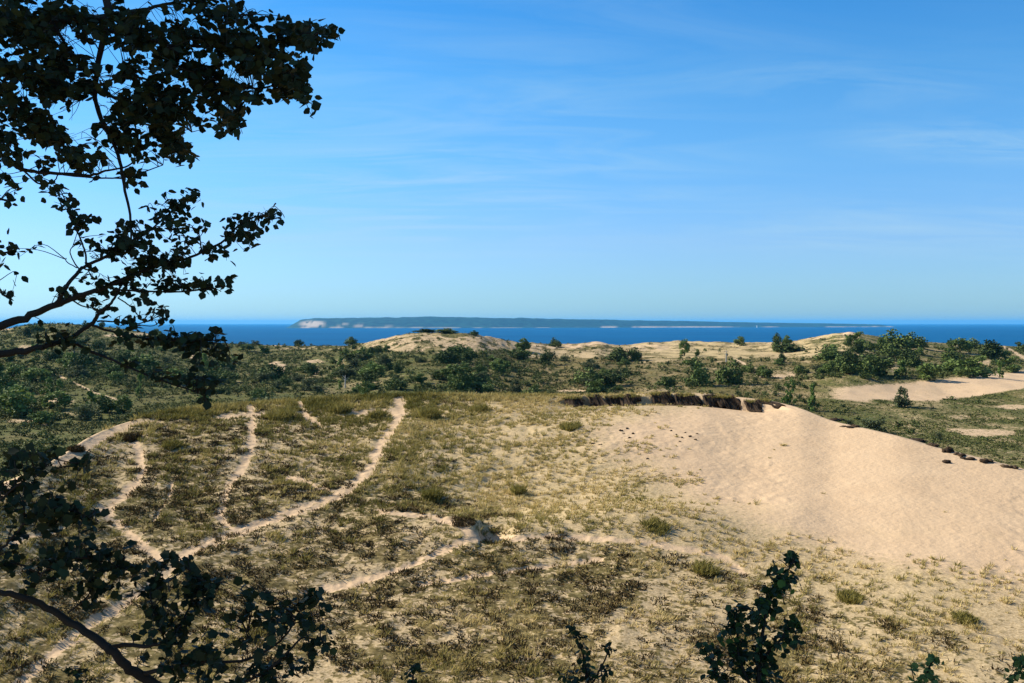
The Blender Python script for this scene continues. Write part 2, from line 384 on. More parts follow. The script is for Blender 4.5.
# water and island
mb=MB(); th=np.linspace(0,2*math.pi,97)[:-1]; rs=[0,800,2000,6000,20000,60000]
V=[[0,0,-ZC]];
for r in rs[1:]: V+= [[r*math.cos(t),r*math.sin(t),-ZC] for t in th]
mb.add(V,[[0,1+k,1+(k+1)%96] for k in range(96)],0)
for q in range(len(rs)-2):
    b=1+q*96; mb.f.append(np.array([[b+k,b+96+k,b+96+(k+1)%96,b+(k+1)%96] for k in range(96)]))
w=mb.build('lake_water',M_water); tag(w,kind='structure')
def island():
    top=[(288,328),(291,325.5),(296,322.5),(301,319.5),(315,318.2),(350,318),(400,317.3),(430,316.6),(480,317.5),(520,318),(560,319),(620,320),(680,321),(740,322.3),(790,323),(840,323.6),(880,324.6),(895,327)]
    P=np.linspace(286,897,420); D=np.linspace(0,1,26)
    px,d=np.meshgrid(P,D); Y0=tab([(286,12000),(500,12300),(900,15500)],px)
    y=Y0+d*2600; base=H0+F*ZC/Y0
    hgt=np.maximum((base-tab(top,px))/F*Y0-(H0-tab(top,px)>0)*0,0)+np.clip(H0-tab(top,px),-6,8)/F*750*sst(287,300,px)*(1-sst(860,895,px))
    prof=np.where(d<.28,sst(0,.28,d)**.8,1-.8*sst(.4,1,d))
    slope=tab([(286,.6),(380,.7),(500,1),(900,1)],px)
    hgt=hgt*(.93+.14*fbm(px/9,d*6,7,3))
    z=-ZC-3+(hgt+3)*prof**slope
    n=fbm(px/5,d*30,3,3); h=(z+ZC)
    cl=np.maximum.reduce([(1-sst(.5,1.2,np.hypot((px-313)/14,(h-50)/48))),(1-sst(.5,1.2,np.hypot((px-343)/7,(h-35)/30)))*.6,(1-sst(.5,1.2,np.hypot((px-360)/7,(h-28)/26)))*.6,(1-sst(.5,1.2,np.hypot((px-388)/8,(h-12)/14)))*.4])
    cl=cl*sst(.3,.55,n)*(d<.3)
    bch=(h<9)*(d<.2)*sst(.45,.75,fbm(px/16,d*0,9,3)+.05*(px>470)+.25*(px>850))
    m=np.clip(np.maximum(cl,bch*.8),0,1)
    mb=MB(); nr,nc=px.shape; i=np.arange(nr-1)[:,None]*nc; j=np.arange(nc-1)[None,:]
    mb.add(np.stack([(px-512)/F*y,y,z],-1).reshape(-1,3),np.stack([i+j,i+j+1,i+nc+j+1,i+nc+j],-1).reshape(-1,4),m.ravel())
    tag(mb.build('island',M_island),kind='structure')
island()
def lighthouse():
    p=W(757,H0+5,13250); p[2]=-ZC+1
    r=empty('lighthouse',p); tag(r,'tiny white lighthouse tower on the shore of the distant island','lighthouse')
    mb=MB(); tube(mb,[[0,0,0],[0,0,6],[0,0,18],[0,0,30]],[6.5,6,5,4],12); mb.build('tower',M_white,r,loc=(0,0,0))
    mb=MB(); tube(mb,[[0,0,30],[0,0,31],[0,0,34],[0,0,36],[0,0,38]],[5,3,3,2,.1],10); mb.build('lantern_room',M_black,r,loc=(0,0,0))
lighthouse()

# ------------------------------------------------------------------ leaves
LEAF_V=np.array([[0,0,0],[.30,.22,.06],[.36,.58,.08],[0,1,0],[-.36,.58,.08],[-.30,.22,.06]]); LEAF_F=np.array([[0,1,2,3],[0,3,4,5]])
LOB_V=np.array([[0,0,0],[.40,.08,.06],[.40,.34,.05],[.50,.62,.08],[.28,.74,.03],[0,1,0],[-.28,.74,.03],[-.50,.62,.08],[-.40,.34,.05],[-.40,.08,.06]]); LOB_F=np.array([[0,1,2,3,4,5],[0,5,6,7,8,9]])
def rot_frames(n,rng,up=.35,axis=None):
    d=rng.normal(size=(n,3)); d[:,2]*=.6; d[:,2]-=.35
    if axis is not None: d=d*.8+axis
    d/=np.linalg.norm(d,axis=1)[:,None]
    nn=rng.normal(size=(n,3)); nn[:,2]=nn[:,2]+up*2
    nn-= (nn*d).sum(1)[:,None]*d; nn/=np.linalg.norm(nn,axis=1)[:,None]+1e-9
    s=np.cross(d,nn); return np.stack([s,d,nn],1)       # rows: x,y,z of the leaf
def leaves(mb,pos,size,rng,lobed=False,up=.35,axis=None,t=None):
    n=len(pos)
    if n==0:return
    LV,LF=(LOB_V,LOB_F) if lobed else (LEAF_V,LEAF_F)
    Fm=rot_frames(n,rng,up,axis); size=np.broadcast_to(size,(n,))
    asp=rng.uniform(.85,1.25,n)
    L=LV[None]*size[:,None,None]*np.stack([asp,np.ones(n),np.ones(n)],1)[:,None,:]
    v=np.einsum('nvi,nij->nvj',L,Fm)+np.asarray(pos)[:,None,:]
    f=(LF[None]+np.arange(n)[:,None,None]*len(LV)).reshape(-1,LF.shape[1])
    tt=rng.random(n)**2 if t is None else t
    mb.add(v.reshape(-1,3),f,np.repeat(tt,len(LV)))

class Plant:
    def __init__(s,name,label,cat,base,bark,leafm,seed,group=None):
        s.root=empty(name,base); tag(s.root,label,cat,group); s.base=np.array(base)
        s.rng=np.random.default_rng(seed); s.samp=[]; s.srad=[]; s.tw=MB(); s.lf=MB(); s.bark=bark; s.leafm=leafm; s.holes=[]
    def limb(s,pts,depth,name='limb',dj=.07,wscale=1,seg=7,build=True,worldpts=None):
        P=[]
        for i,q in enumerate(pts):
            px,py,w=q[:3]; dd=q[3] if len(q)>3 else depth+dj*math.sin(i*1.3+len(pts))
            P.append([*W(px,py,dd),w*.5/F*dd*wscale])
        if worldpts: P=[list(p) for p in worldpts]+P
        P=spline(P,5); rad=np.maximum(P[:,3],.0012)
        P=P[:,:3]+s.rng.normal(0,.2,(len(P),3))*rad[:,None]
        m=MB() if build else s.tw
        tube(m,P,rad,seg,.5)
        if build: m.build(name,s.bark,s.root,loc=s.base,smooth=True)
        s.samp.append(P); return P
    def cluster(s,cx,cy,rx,ry,n,depth,ds=.35,size=.065,lobed=False,per=7,bright=0.):
        S_=np.concatenate(s.samp); S_=S_[np.abs(S_[:,1]-depth)<.55]; rng=s.rng
        k=max(2,int(round(n/per)))
        for _ in range(k):
            a=rng.uniform(0,2*math.pi); q=math.sqrt(rng.uniform(0,1))
            tx,ty=cx+rx*q*math.cos(a),cy+ry*q*math.sin(a)
            T=W(tx,ty,depth+rng.normal(0,ds))
            dd=S_-T; dd=dd.copy(); dd[:,1]*=.5; i=np.argmin((dd**2).sum(1)+rng.uniform(0,.01,len(dd)))
            A=S_[i]; L=np.linalg.norm(T-A)
            mid=(A+T)/2+rng.normal(0,.10,3)*L+np.array([0,0,.12*L])
            C=spline([A,mid,T],4)
            tube(s.tw,C,np.linspace(.0035,.0012,len(C)),4,.5)
            m=per; tt=rng.uniform(.25 if L<.35 else .5,1.03,m)
            idx=tt*(len(C)-1); i0=np.clip(idx.astype(int),0,len(C)-2); fr=idx-i0
            P=C[i0]*(1-fr)[:,None]+C[i0+1]*fr[:,None]
            P=P+rng.normal(0,.018,(m,3))*(size/.065)
            px=512+F*P[:,0]/P[:,1]; py=H0-F*P[:,2]/P[:,1]
            keep=np.ones(m,bool)
            for hx,hy,hrx,hry in s.holes: keep&=((px-hx)/hrx)**2+((py-hy)/hry)**2>1.25
            P=P[keep]
            leaves(s.lf,P,size*rng.uniform(.7,1.2,len(P)),rng,lobed,up=.4,t=np.clip(rng.random(len(P))**2*.8+bright*rng.random(len(P)),0,1))
    def finish(s):
        if s.tw.n: s.tw.build('twigs',s.bark,s.root,loc=s.base)
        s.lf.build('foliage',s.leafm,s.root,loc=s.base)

def gz(x,y): return float(terr(np.array([x]),np.array([y]))[0])
# ---- upper tree
def upper_tree():
    bx,by=-6.4,8.3; bz=gz(bx,by)
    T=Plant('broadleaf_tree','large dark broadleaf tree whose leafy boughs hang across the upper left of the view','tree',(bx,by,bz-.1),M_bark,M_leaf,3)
    tr=spline([[bx,by,bz-.15,.24],[bx+.1,by,bz+1.5,.19],[bx-.1,by+.1,bz+3.5,.16],[bx+.1,by+.3,1.5,.13],[bx-.3,by+.6,4,.09],[bx-.9,by+.9,6.5,.04]],6)
    m=MB(); tube(m,tr[:,:3],tr[:,3],12,.5); m.build('trunk',M_bark,T.root,loc=T.base,smooth=True); T.samp.append(tr[:,:3])
    def wp(z,r,dx=0): return [(bx+dx,by+.1,z,r)]
    D=8.0
    T.limb([(-60,-150,12),(60,-110,11),(112,-50,9),(108,0,8),(107,20,7),(99,60,5.5),(95,100,5),(107,130,4.2),(118,155,3.6),(124,185,3),(130,215,2.5),(131,245,2)],D,worldpts=wp(2.9,.08))
    T.limb([(-150,30,14),(-60,22,12),(0,20,9),(60,19,8),(105,17,7)],D,worldpts=wp(1.9,.08))
    T.limb([(107,17,5),(125,13,4),(150,8,3.5),(165,4,3),(210,-2,2)],D)
    T.limb([(100,30,5),(125,34,4.5),(145,38,4),(167,46,3.6),(188,62,3),(212,82,2.5),(230,100,2)],D)
    T.limb([(167,46,3.5),(210,46,3.2),(250,48,3),(285,38,2.4),(310,33,2),(332,36,1.5)],D)
    T.limb([(250,48,2.5),(275,58,2.2),(292,75,2),(303,95,1.6)],D)
    T.limb([(97,92,3.6),(112,97,3.2),(128,99,3),(144,96,2.6),(160,108,2.4),(176,120,2),(192,132,1.6)],D)
    T.limb([(144,96,2.4),(158,120,2.2),(170,140,2),(186,160,1.6)],D)
    T.limb([(99,86,2.4),(112,80,2.2),(127,73,1.8)],D)
    T.limb([(228,84,2),(250,88,2),(262,88,1.6),(278,84,1.2)],D)
    T.limb([(208,16,1.8),(235,15,1.6),(256,14,1.2)],D)
    T.limb([(150,7,2.5),(143,22,2.4),(138,32,2)],D)
    T.limb([(-60,120,8),(-20,140,5),(14,164,4),(24,170,3.6),(50,173,3.4),(90,175,2.8),(105,171,2.2),(125,167,1.8),(138,159,1.3)],D,worldpts=wp(1.2,.05))
    T.limb([(60,174,2.2),(85,177,1.8),(118,178,1.5),(140,173,1.3),(163,165,1)],D)
    T.limb([(24,171,2),(38,183,1.8),(52,183,1.4),(58,175,1.2)],D)
    T.limb([(-80,60,9),(-20,70,6),(30,80,5),(60,90,3.5),(80,100,2.5)],D,worldpts=wp(1.6,.05))
    T.limb([(-20,100,5),(20,110,4),(50,140,3),(70,160,2)],D)
    T.limb([(50,20,4),(65,45,3),(60,65,2.4)],D)
    # middle boughs
    Dm=7.2
    T.limb([(-120,368,11),(-60,346,9),(0,327,8.5),(30,316,7.5),(55,305,6.5),(75,297,5.6),(95,291,4.8),(115,283,4.4),(135,274,3.6),(160,264,3),(188,258,2.7),(202,252,2.5),(225,240,2.2),(238,226,1.8),(255,217,1.5),(282,213,1)],Dm,worldpts=[(bx,by,-1.2,.07)])
    T.limb([(56,304,4.5),(66,288,4),(78,272,3.6),(86,266,3.4),(110,254,3),(126,244,2.4),(145,234,2),(160,222,1.8),(176,208,1.5),(196,194,1.1)],Dm)
    T.limb([(86,267,2),(85,252,1.9),(80,238,1.7),(74,224,1.5),(69,210,1.4),(63,196,1.2),(57,184,1.1)],Dm)
    T.limb([(80,270,1.6),(74,262,1.3),(70,252,1.1),(73,246,.9)],Dm); T.limb([(77,268,1.1),(67,262,1),(66,258,.8)],Dm)
    T.limb([(-120,380,10),(-50,362,8.5),(0,354,7.5),(25,351,6.5),(45,346,5.5),(65,340,4.6),(80,332,4.4),(95,320,4),(99,313,3.4),(111,303,2.8),(118,291,2.2),(122,282,1.6)],Dm,worldpts=[(bx,by,-1.6,.06)])
    T.limb([(68,340,3.4),(90,351,3),(110,359,2.6),(130,368,2.2),(160,380,1.8),(190,390,1.5),(205,396,1)],Dm)
    T.limb([(92,325,2.6),(110,331,2.2),(130,336,2),(160,340,1.8),(200,341,1.5),(224,339,1)],Dm)
    T.limb([(112,290,2),(140,291,2),(170,292,1.7),(200,290,1.4),(228,286,1)],Dm)
    T.limb([(97,321,1.8),(115,322,1.5),(135,324,1.3),(150,320,1),(166,312,.8)],Dm)
    T.limb([(118,298,1.4),(130,306,1.2),(140,318,1)],Dm); T.limb([(140,325,1),(152,326,.9),(160,322,.8)],Dm)
    T.limb([(72,300,1.6),(82,306,1.4),(92,308,1.1)],Dm)
    T.limb([(202,252,1.6),(200,240,1.3),(198,228,1)],Dm)
    T.limb([(165,228,1.6),(180,232,1.3),(188,240,1)],Dm)
    T.limb([(-60,215,4),(-20,235,3),(0,252,2.4),(14,250,1.4)],Dm,worldpts=[(bx,by,.2,.04)]); T.limb([(-20,235,2.4),(0,290,2),(10,296,1.2)],Dm); T.limb([(-30,190,3),(0,200,2)],Dm)
    T.holes=[(65,34,12,9),(76,43,9,5),(93,44,6,11),(101,52,5,9),(118,58,7,14),(124,86,16,7),(20,88,9,6),(38,97,9,6),(60,80,8,5),(55,108,8,10),(76,112,9,14),(84,128,8,12),(75,138,9,7),(230,72,7,6),(246,80,14,5),(160,16,12,6),(130,6,14,5),(85,6,16,4),(33,10,10,5),(28,158,11,6),(42,150,5,8),(106,108,5,16),(176,78,8,5),(205,58,12,3.5),(197,20,5,8),(145,75,6,5),(215,30,5,6),(148,30,7,5),(230,104,8,4),(200,112,5,8),(183,60,4,4),(108,175,14,14),(40,64,4,6),(270,62,4,4),(255,42,5,3),(290,50,4,5),(155,96,5,4),(120,128,6,4)]
    U=[(15,35,32,42,230),(20,110,34,42,260),(5,160,16,22,60),(50,20,34,20,120),(48,62,26,26,130),(60,90,32,18,120),(55,125,22,22,90),(72,150,16,16,55),(40,160,12,10,20),(85,30,25,16,90),(70,75,22,18,80),(120,32,18,16,75),(130,22,24,12,60),(150,62,24,28,150),(128,70,14,10,25),(140,110,24,18,90),(118,118,14,20,60),(125,140,12,9,30),(135,140,9,8,14),(165,100,22,25,130),(160,128,20,14,80),(172,148,13,16,75),(190,162,6,6,12),(185,30,22,20,70),(195,8,18,12,40),(208,42,26,18,100),(200,85,32,24,190),(215,118,22,11,55),(235,128,10,10,36),(243,137,4,4,8),(222,18,9,9,26),(238,20,3,4,3),(249,24,5,4,5),(245,48,24,13,100),(235,66,26,16,110),(240,98,22,14,75),(262,38,14,9,30),(268,66,20,16,85),(282,34,12,11,34),(300,34,14,12,50),(308,48,8,15,40),(322,38,9,7,20),(334,37,5,6,8),(290,66,14,11,40),(288,84,16,12,60),(300,94,12,9,36),(311,97,5,6,10),(284,98,8,8,14),(262,98,10,9,22),(92,158,9,10,16),(92,178,9,4,7),(120,169,8,5,10),(132,172,8,6,12),(137,186,6,4,5),(105,178,6,5,6),(88,165,5,8,8)]
    for c in U: T.cluster(*c[:4],int(c[4]*(2.2 if c[0]<130 and c[1]<140 else 1.9)),D,.45,.078)
    Mc=[(20,184,4,5,3),(20,190,3,3,2),(46,190,6,10,10),(60,186,4,6,4),(58,196,10,8,16),(66,208,5,4,8),(74,202,5,3,4),(78,220,9,6,12),(72,228,6,5,7),(87,230,5,3,4),(80,243,6,6,9),(90,242,4,6,5),(3,200,4,5,5),(5,250,12,7,16),(18,255,3,3,3),(3,263,3,3,2),(1,290,3,5,4),(8,297,5,2,3),
     (104,219,8,3,7),(118,222,8,4,10),(120,232,10,5,12),(104,232,4,5,4),(105,250,6,5,8),(120,248,14,9,36),(140,240,10,9,22),(132,260,14,14,50),(148,256,12,12,40),(152,232,8,6,12),(160,212,9,8,22),(172,202,8,8,20),(186,196,8,6,14),(196,194,4,3,4),(198,201,4,3,4),(178,212,10,7,20),(180,224,6,6,8),(168,222,12,6,16),(152,214,5,5,7),
     (170,248,10,6,18),(180,254,8,6,14),(158,266,14,10,40),(176,270,14,9,34),(188,276,6,5,8),(140,278,16,8,36),(165,284,14,6,24),(185,284,10,6,18),(202,286,9,6,18),(208,292,5,4,6),(220,286,7,6,12),(229,288,3,3,4),(125,282,8,5,12),(98,287,10,4,12),(108,290,8,4,8),
     (193,230,5,5,6),(201,228,6,4,6),(190,238,5,5,6),(205,246,5,6,7),(215,250,8,6,12),(218,260,7,3,6),(229,260,3,3,3),(222,230,5,3,4),(227,220,3,3,3),(236,232,7,8,20),(244,244,9,7,20),(252,224,8,5,12),(258,232,6,5,9),(266,216,6,5,8),(272,222,5,5,8),(278,214,2,2,2),(254,243,5,4,5),(251,250,3,3,3),
     (55,291,3,4,4),(70,291,6,4,8),(80,296,6,4,7),(90,272,4,3,4),(101,274,6,4,6),(103,308,9,5,16),(112,312,5,3,5),(86,302,4,2,3),(95,283,5,3,4),
     (136,311,4,4,5),(152,305,6,6,12),(158,314,6,5,9),(166,312,4,5,6),(165,325,4,4,6),(146,300,3,3,3),(120,322,6,5,9),(132,326,7,4,8),(64,334,14,5,26),(48,343,10,4,14),(76,342,8,5,14),(60,346,10,5,12),
     (125,340,7,8,18),(145,344,9,8,22),(160,342,7,6,14),(178,342,10,9,30),(192,344,11,9,34),(206,344,10,7,24),(216,342,6,5,10),(222,340,4,4,5),(205,363,12,5,14),(225,362,10,6,14),(236,363,5,3,4),(200,372,12,8,22),(212,380,10,9,22),(190,378,14,6,16),(172,378,12,5,10),(150,368,14,4,8),(130,366,8,4,5),(200,392,6,8,9)]
    for c in Mc: T.cluster(*c[:4],int(c[4]*1.25)+1,Dm,.2,.062,per=4)
    # unseen crown leaves added up-left, toward the sun, to shade the visible boughs
    rng=T.rng
    def shade_puff(c,r,n,sz):
        d=rng.normal(size=(n,3)); d/=np.linalg.norm(d,axis=1)[:,None]; P=np.array(c)+d*(rng.random((n,1))**.4)*np.array(r)
        px=512+F*P[:,0]/P[:,1]; py=H0-F*P[:,2]/P[:,1]
        ok=~((px>-8)&(px<1030)&(py>-8)&(py<690)); P=P[ok]
        leaves(T.lf,P,sz*rng.uniform(.7,1.3,len(P)),rng,up=.6)
    for c,r,n in [((-9,10.5,4.5),(3.2,3,2.6),9000),((-7,9.5,3.6),(2.2,2,1.6),5000),((-11.5,11,3),(3,3,2.4),7000),((-8,9.2,1),(2.2,2.2,1.6),5000),((-8.5,8.2,-1.2),(2,2,1.2),3500),((-6.5,8.4,5.8),(2.8,2.2,1.6),4500),((-5,8.4,4.6),(1.6,1.6,1.1),2500),((-13,11.5,6),(3,3,3),5000)]:
        shade_puff(c,r,n,.13)
    for tgt in [(-9,10.5,4.5),(-11.5,11,3),(-8,9.2,1),(-8.5,8.2,-1.2),(-6.5,8.4,5.8)]:  # limbs carrying the added shading leaves, out of view
        a=np.array([bx,by+.2,min(tgt[2]-.8,3.5)]); b=np.array(tgt); m=MB(); C=spline([a,(a+b)/2+[0,0,.3],b],5); tube(m,C,np.linspace(.07,.015,len(C)),7); m.build('limb',M_bark,T.root,loc=T.base,smooth=True)
    T.finish()
upper_tree()

# ---- lower tree
def lower_tree():
    D=5.6; b=W(330,0,D+.3); bz=gz(b[0],b[1])
    T=Plant('leaning_tree','small leaning tree with lobed dark leaves, its bare stem crossing the lower left corner','tree',(b[0],b[1],bz-.1),M_bark,M_leaf,5)
    T.limb([(250,810,13),(205,735,11.5),(160,690,10.5),(130,668,10),(114,652,9),(98,640,8.4),(75,625,7.6),(50,610,7),(25,598,6.6),(0,592,6),(-30,590,6),(-60,580,4)],D,name='trunk',worldpts=[(b[0],b[1],bz-.15,.06),(b[0]-.1,b[1]-.1,bz+.5,.052)])
    T.limb([(110,648,5),(125,645,4.4),(145,646,4),(165,641,3.4),(180,625,2.6),(190,605,2),(195,580,1.5),(185,565,1)],D)
    T.limb([(140,674,5),(170,668,4),(205,662,3.2),(240,661,2.9),(262,653,2.6),(280,641,2.2),(291,628,1.8),(297,615,1.4),(310,600,1)],D)
    T.limb([(170,700,5),(210,690,4),(245,682,3.4),(270,668,3),(290,650,2.4),(302,638,1.6),(320,640,1)],D)
    T.limb([(25,594,4),(34,586,3.6),(42,574,2.6),(60,562,2),(80,558,1.6),(105,562,1.4),(125,568,1)],D)
    T.limb([(-10,560,3),(0,550,2.8),(10,540,2.4),(22,525,2),(24,505,1.8),(18,490,1.4)],D)
    T.limb([(22,525,2),(45,515,1.8),(70,510,1.5),(92,520,1.2)],D)
    T.limb([(68,613,2),(78,605,1.8),(86,598,1.6),(95,585,1.3)],D)
    T.limb([(42,575,2),(20,565,2),(0,562,1.6)],D)
    T.limb([(0,500,2),(25,480,1.8),(50,470,1.5),(80,464,1)],D)
    T.limb([(247,661,1),(248,645,.9),(248,632,.8)],D)
    T.limb([(165,641,2.2),(155,615,1.8),(150,590,1.5),(160,575,1)],D)
    C=[(30,450,16,6,26),(45,445,8,5,14),(8,458,10,6,16),(50,460,20,8,34),(72,464,12,6,20),(85,466,6,6,10),(5,470,8,10,16),(15,480,20,8,30),(38,474,16,6,22),(20,500,20,14,44),(5,495,8,12,18),(45,500,20,10,40),(40,515,24,14,62),(62,512,20,12,48),(75,525,18,10,36),(88,518,9,6,16),(94,532,6,4,8),(30,540,14,8,20),(62,540,10,6,14),(80,538,8,5,10),(5,510,10,8,14),(48,548,5,5,6),
     (8,566,14,7,24),(20,572,12,6,18),(40,560,14,8,24),(60,556,18,8,34),(85,552,16,8,30),(100,552,18,8,34),(120,556,16,8,28),(70,578,22,9,40),(100,570,24,10,50),(125,575,16,8,30),(60,584,12,6,12),(90,586,12,6,16),(112,590,14,6,18),(128,597,5,4,6),(92,606,8,4,10),(98,604,5,3,5),(36,590,5,5,6),
     (150,570,12,10,26),(145,582,14,10,30),(172,560,8,6,14),(182,567,8,8,18),(190,562,4,6,7),(160,590,10,12,26),(155,600,12,16,34),(165,615,16,16,44),(180,590,14,10,30),(195,582,12,10,24),(210,585,12,8,20),(200,600,16,10,34),(215,600,14,12,34),(222,580,8,7,14),(232,590,9,8,18),(242,586,6,6,10),(248,592,4,6,6),(225,610,14,8,20),(250,612,10,7,20),(262,614,6,6,9),(180,630,20,12,44),(170,650,24,14,64),(195,650,20,14,50),(200,668,18,12,36),(180,670,24,12,44),(208,640,10,8,14),(235,640,8,6,10),(150,636,8,8,10),(270,612,8,5,10),(266,622,6,5,8),(283,606,8,8,12),(298,604,8,6,14),(310,595,6,5,9),(322,600,6,6,10),(318,610,6,5,9),(278,620,6,5,7),(250,640,10,5,10),(268,636,8,5,9),(305,622,4,4,4),(312,628,6,6,8),(326,644,10,6,16),(305,645,8,8,14),(310,655,6,5,8),(282,652,8,6,12),(250,670,10,7,16),(262,664,6,4,6),(285,668,14,8,24),(300,672,14,10,28),(275,680,22,8,30),(215,676,8,6,10),(230,684,10,5,10)]
    for c in C: T.cluster(*c[:4],int(c[4]*.82)+1,D,.22,.050,lobed=True,per=5)
    # foliage continuing left and below, out of the picture
    rng=T.rng
    P=rng.normal(size=(2600,3))*[.6,.5,.5]+np.array([-4.4,6.2,-1.2]); px=512+F*P[:,0]/P[:,1]; P=P[(px<-10)]
    leaves(T.lf,P,.07,rng,True)
    T.limb([(-30,590,5),(-180,520,3),(-280,520,2)],D)
    T.finish()
lower_tree()

# ---- saplings on the slope right below the viewpoint
def sapling(label,stems,clusters,D,seed,size=.045,mat=None,bright=0.,per=5):
    bx=stems[0][0]; p=W(bx[0],0,D); bz=gz(p[0],p[1])
    T=Plant('sapling',label,'sapling',(p[0],p[1],bz-.05),M_bark,mat or M_sapleaf,seed)
    pb=H0-F*(bz-.05)/D
    for i,st in enumerate(stems):
        if i==0: T.limb([(bx[0],pb,bx[2]*1.5)]+list(st),D,name='stem',dj=.05)
        else: T.limb(list(st),D,name='stem',dj=.05)
    for c in clusters: T.cluster(*c[:4],c[4],D,.12,size,per=per,bright=bright)
    T.finish()
sapling('tall dark-leaved sapling with a stepped top, rising between the bare sand and the frame bottom',
 [[(755,760,7),(758,690,5),(760,650,4),(766,612,3),(776,588,2.2),(790,568,1.6),(797,553,1)],[(757,700,3.5),(740,660,3),(738,625,2.2),(741,608,1.2)],[(757,710,3),(722,680,2.2),(708,660,1.2)],[(760,660,3),(780,640,2.4),(790,625,1.6),(795,618,1)],[(757,705,3),(790,690,2)]],
 [(797,556,5,5,14),(793,566,8,4,16),(773,570,7,5,14),(780,577,10,6,24),(793,580,6,6,14),(788,587,8,5,14),(770,584,10,7,24),(764,594,9,10,34),(779,597,8,5,16),(768,606,11,9,40),(741,605,4,3,7),(752,608,4,4,8),(730,614,4,5,8),(741,616,7,6,14),(760,619,11,8,34),(739,628,7,9,16),(724,632,6,7,14),(728,626,5,4,8),(752,632,10,6,20),(797,620,4,6,10),(783,627,4,5,9),(793,632,7,6,14),(793,644,6,7,14),(768,640,14,9,44),(745,646,14,8,30),(718,644,6,6,12),(706,648,4,4,7),(712,656,7,5,12),(728,656,12,9,30),(750,660,16,10,56),(772,658,14,9,44),(735,672,16,10,50),(756,676,16,10,60),(772,672,8,7,18),(708,674,6,6,13),(716,680,8,5,12),(790,650,4,4,4)],6.6,21,.056,bright=.3)
sapling('dark leafy sapling with a pale bare stem at the bottom centre of the view',
 [[(590,760,4),(588,690,3),(584,660,2.2),(577,638,1.4),(572,630,1)],[(588,690,2),(605,660,1.6),(610,645,1)],[(589,700,2),(570,680,1.4)]],
 [(574,634,6,5,14),(582,640,6,6,14),(588,650,6,5,9),(606,648,7,7,14),(585,668,12,7,26),(578,678,14,7,26),(600,672,12,8,20),(562,680,6,5,8),(612,680,8,5,8)],6.9,22,.048,mat=M_sapleaf)
sapling('tip of a dark sapling poking up at the frame bottom left of the centre sapling',
 [[(415,760,4),(414,700,3),(413,668,1.4)],[(415,720,2),(400,690,1.2)]],
 [(410,668,7,5,16),(418,672,7,6,16),(408,678,8,5,14)],6.9,23,.048)
sapling('bright green leafy sapling top at the frame bottom right of the tall dark sapling',
 [[(925,760,4),(922,700,3),(926,675,2),(934,660,1.2)],[(922,700,2),(914,680,1.2)]],
 [(936,659,5,4,9),(926,664,5,4,8),(920,672,6,5,12),(928,674,8,5,16),(917,681,6,4,9),(934,682,5,3,5)],6.4,24,.048,mat=M_mid,bright=.4)
sapling('bright green sapling edge at the bottom right corner of the view',
 [[(1045,760,4),(1040,700,3),(1024,668,1.6),(1020,655,1)]],
 [(1021,658,4,5,8),(1020,670,6,6,12),(1010,676,6,5,9),(1030,670,12,14,40),(1003,682,5,3,5)],6.4,25,.048,mat=M_mid,bright=.4)
sapling('small dark seedling beside the sandy trail under the leaning stem',
 [[(72,760,4),(74,700,2.4),(80,668,1.3)],[(74,705,2),(68,680,1)]],
 [(80,668,7,5,10),(70,674,7,6,12),(78,680,9,5,12)],6.6,26,.045)

# ------------------------------------------------------------------ dune-face plants (uncountable: stuff)
def sample_fore(n,rng,y0=34,y1=95):
    y=np.sqrt(rng.uniform(y0**2,y1**2,n)); x=rng.uniform(-.60,.60,n)*y
    Yc=tab(CRY,512+F*x/y,24); ok=y<Yc+1.2; x,y=x[ok],y[ok]; z=terr(x,y); return x,y,z
def blades(mb,x,y,z,hgt,wid,nb,rng,spread,lean,tint):
    n=len(x); k=nb
    a=rng.uniform(0,2*math.pi,(n,k)); rr=np.sqrt(rng.random((n,k)))*spread[:,None]
    bx=x[:,None]+np.cos(a)*rr; by=y[:,None]+np.sin(a)*rr; bz=np.repeat(z[:,None],k,1)-.02
    h=hgt[:,None]*rng.uniform(.5,1.15,(n,k)); la=a+rng.normal(0,.5,(n,k)); L=lean*h*rng.uniform(.2,1.2,(n,k))
    tx=bx+np.cos(la)*L+.12*h; ty=by+np.sin(la)*L; tz=bz+h*np.sqrt(np.clip(1-(L/h*.8)**2,.05,1))
    pa=rng.uniform(0,math.pi,(n,k)); wx=np.cos(pa)*wid[:,None]/2; wy=np.sin(pa)*wid[:,None]/2
    mx=bx*.5+tx*.5-.1*np.cos(la)*L; my=by*.5+ty*.5-.1*np.sin(la)*L; mz=bz*.42+tz*.58
    v=np.stack([np.stack([bx-wx,by-wy,bz],-1),np.stack([bx+wx,by+wy,bz],-1),np.stack([mx+wx*.8,my+wy*.8,mz],-1),np.stack([tx,ty,tz],-1),np.stack([mx-wx*.8,my-wy*.8,mz],-1)],2)
    m=n*k; f=np.array([0,1,2,3,4])[None]+5*np.arange(m)[:,None]
    t=np.clip(tint[:,None]+rng.normal(0,.12,(n,k)),0,1)
    mb.add(v.reshape(-1,3),f,np.repeat(t.ravel(),5))
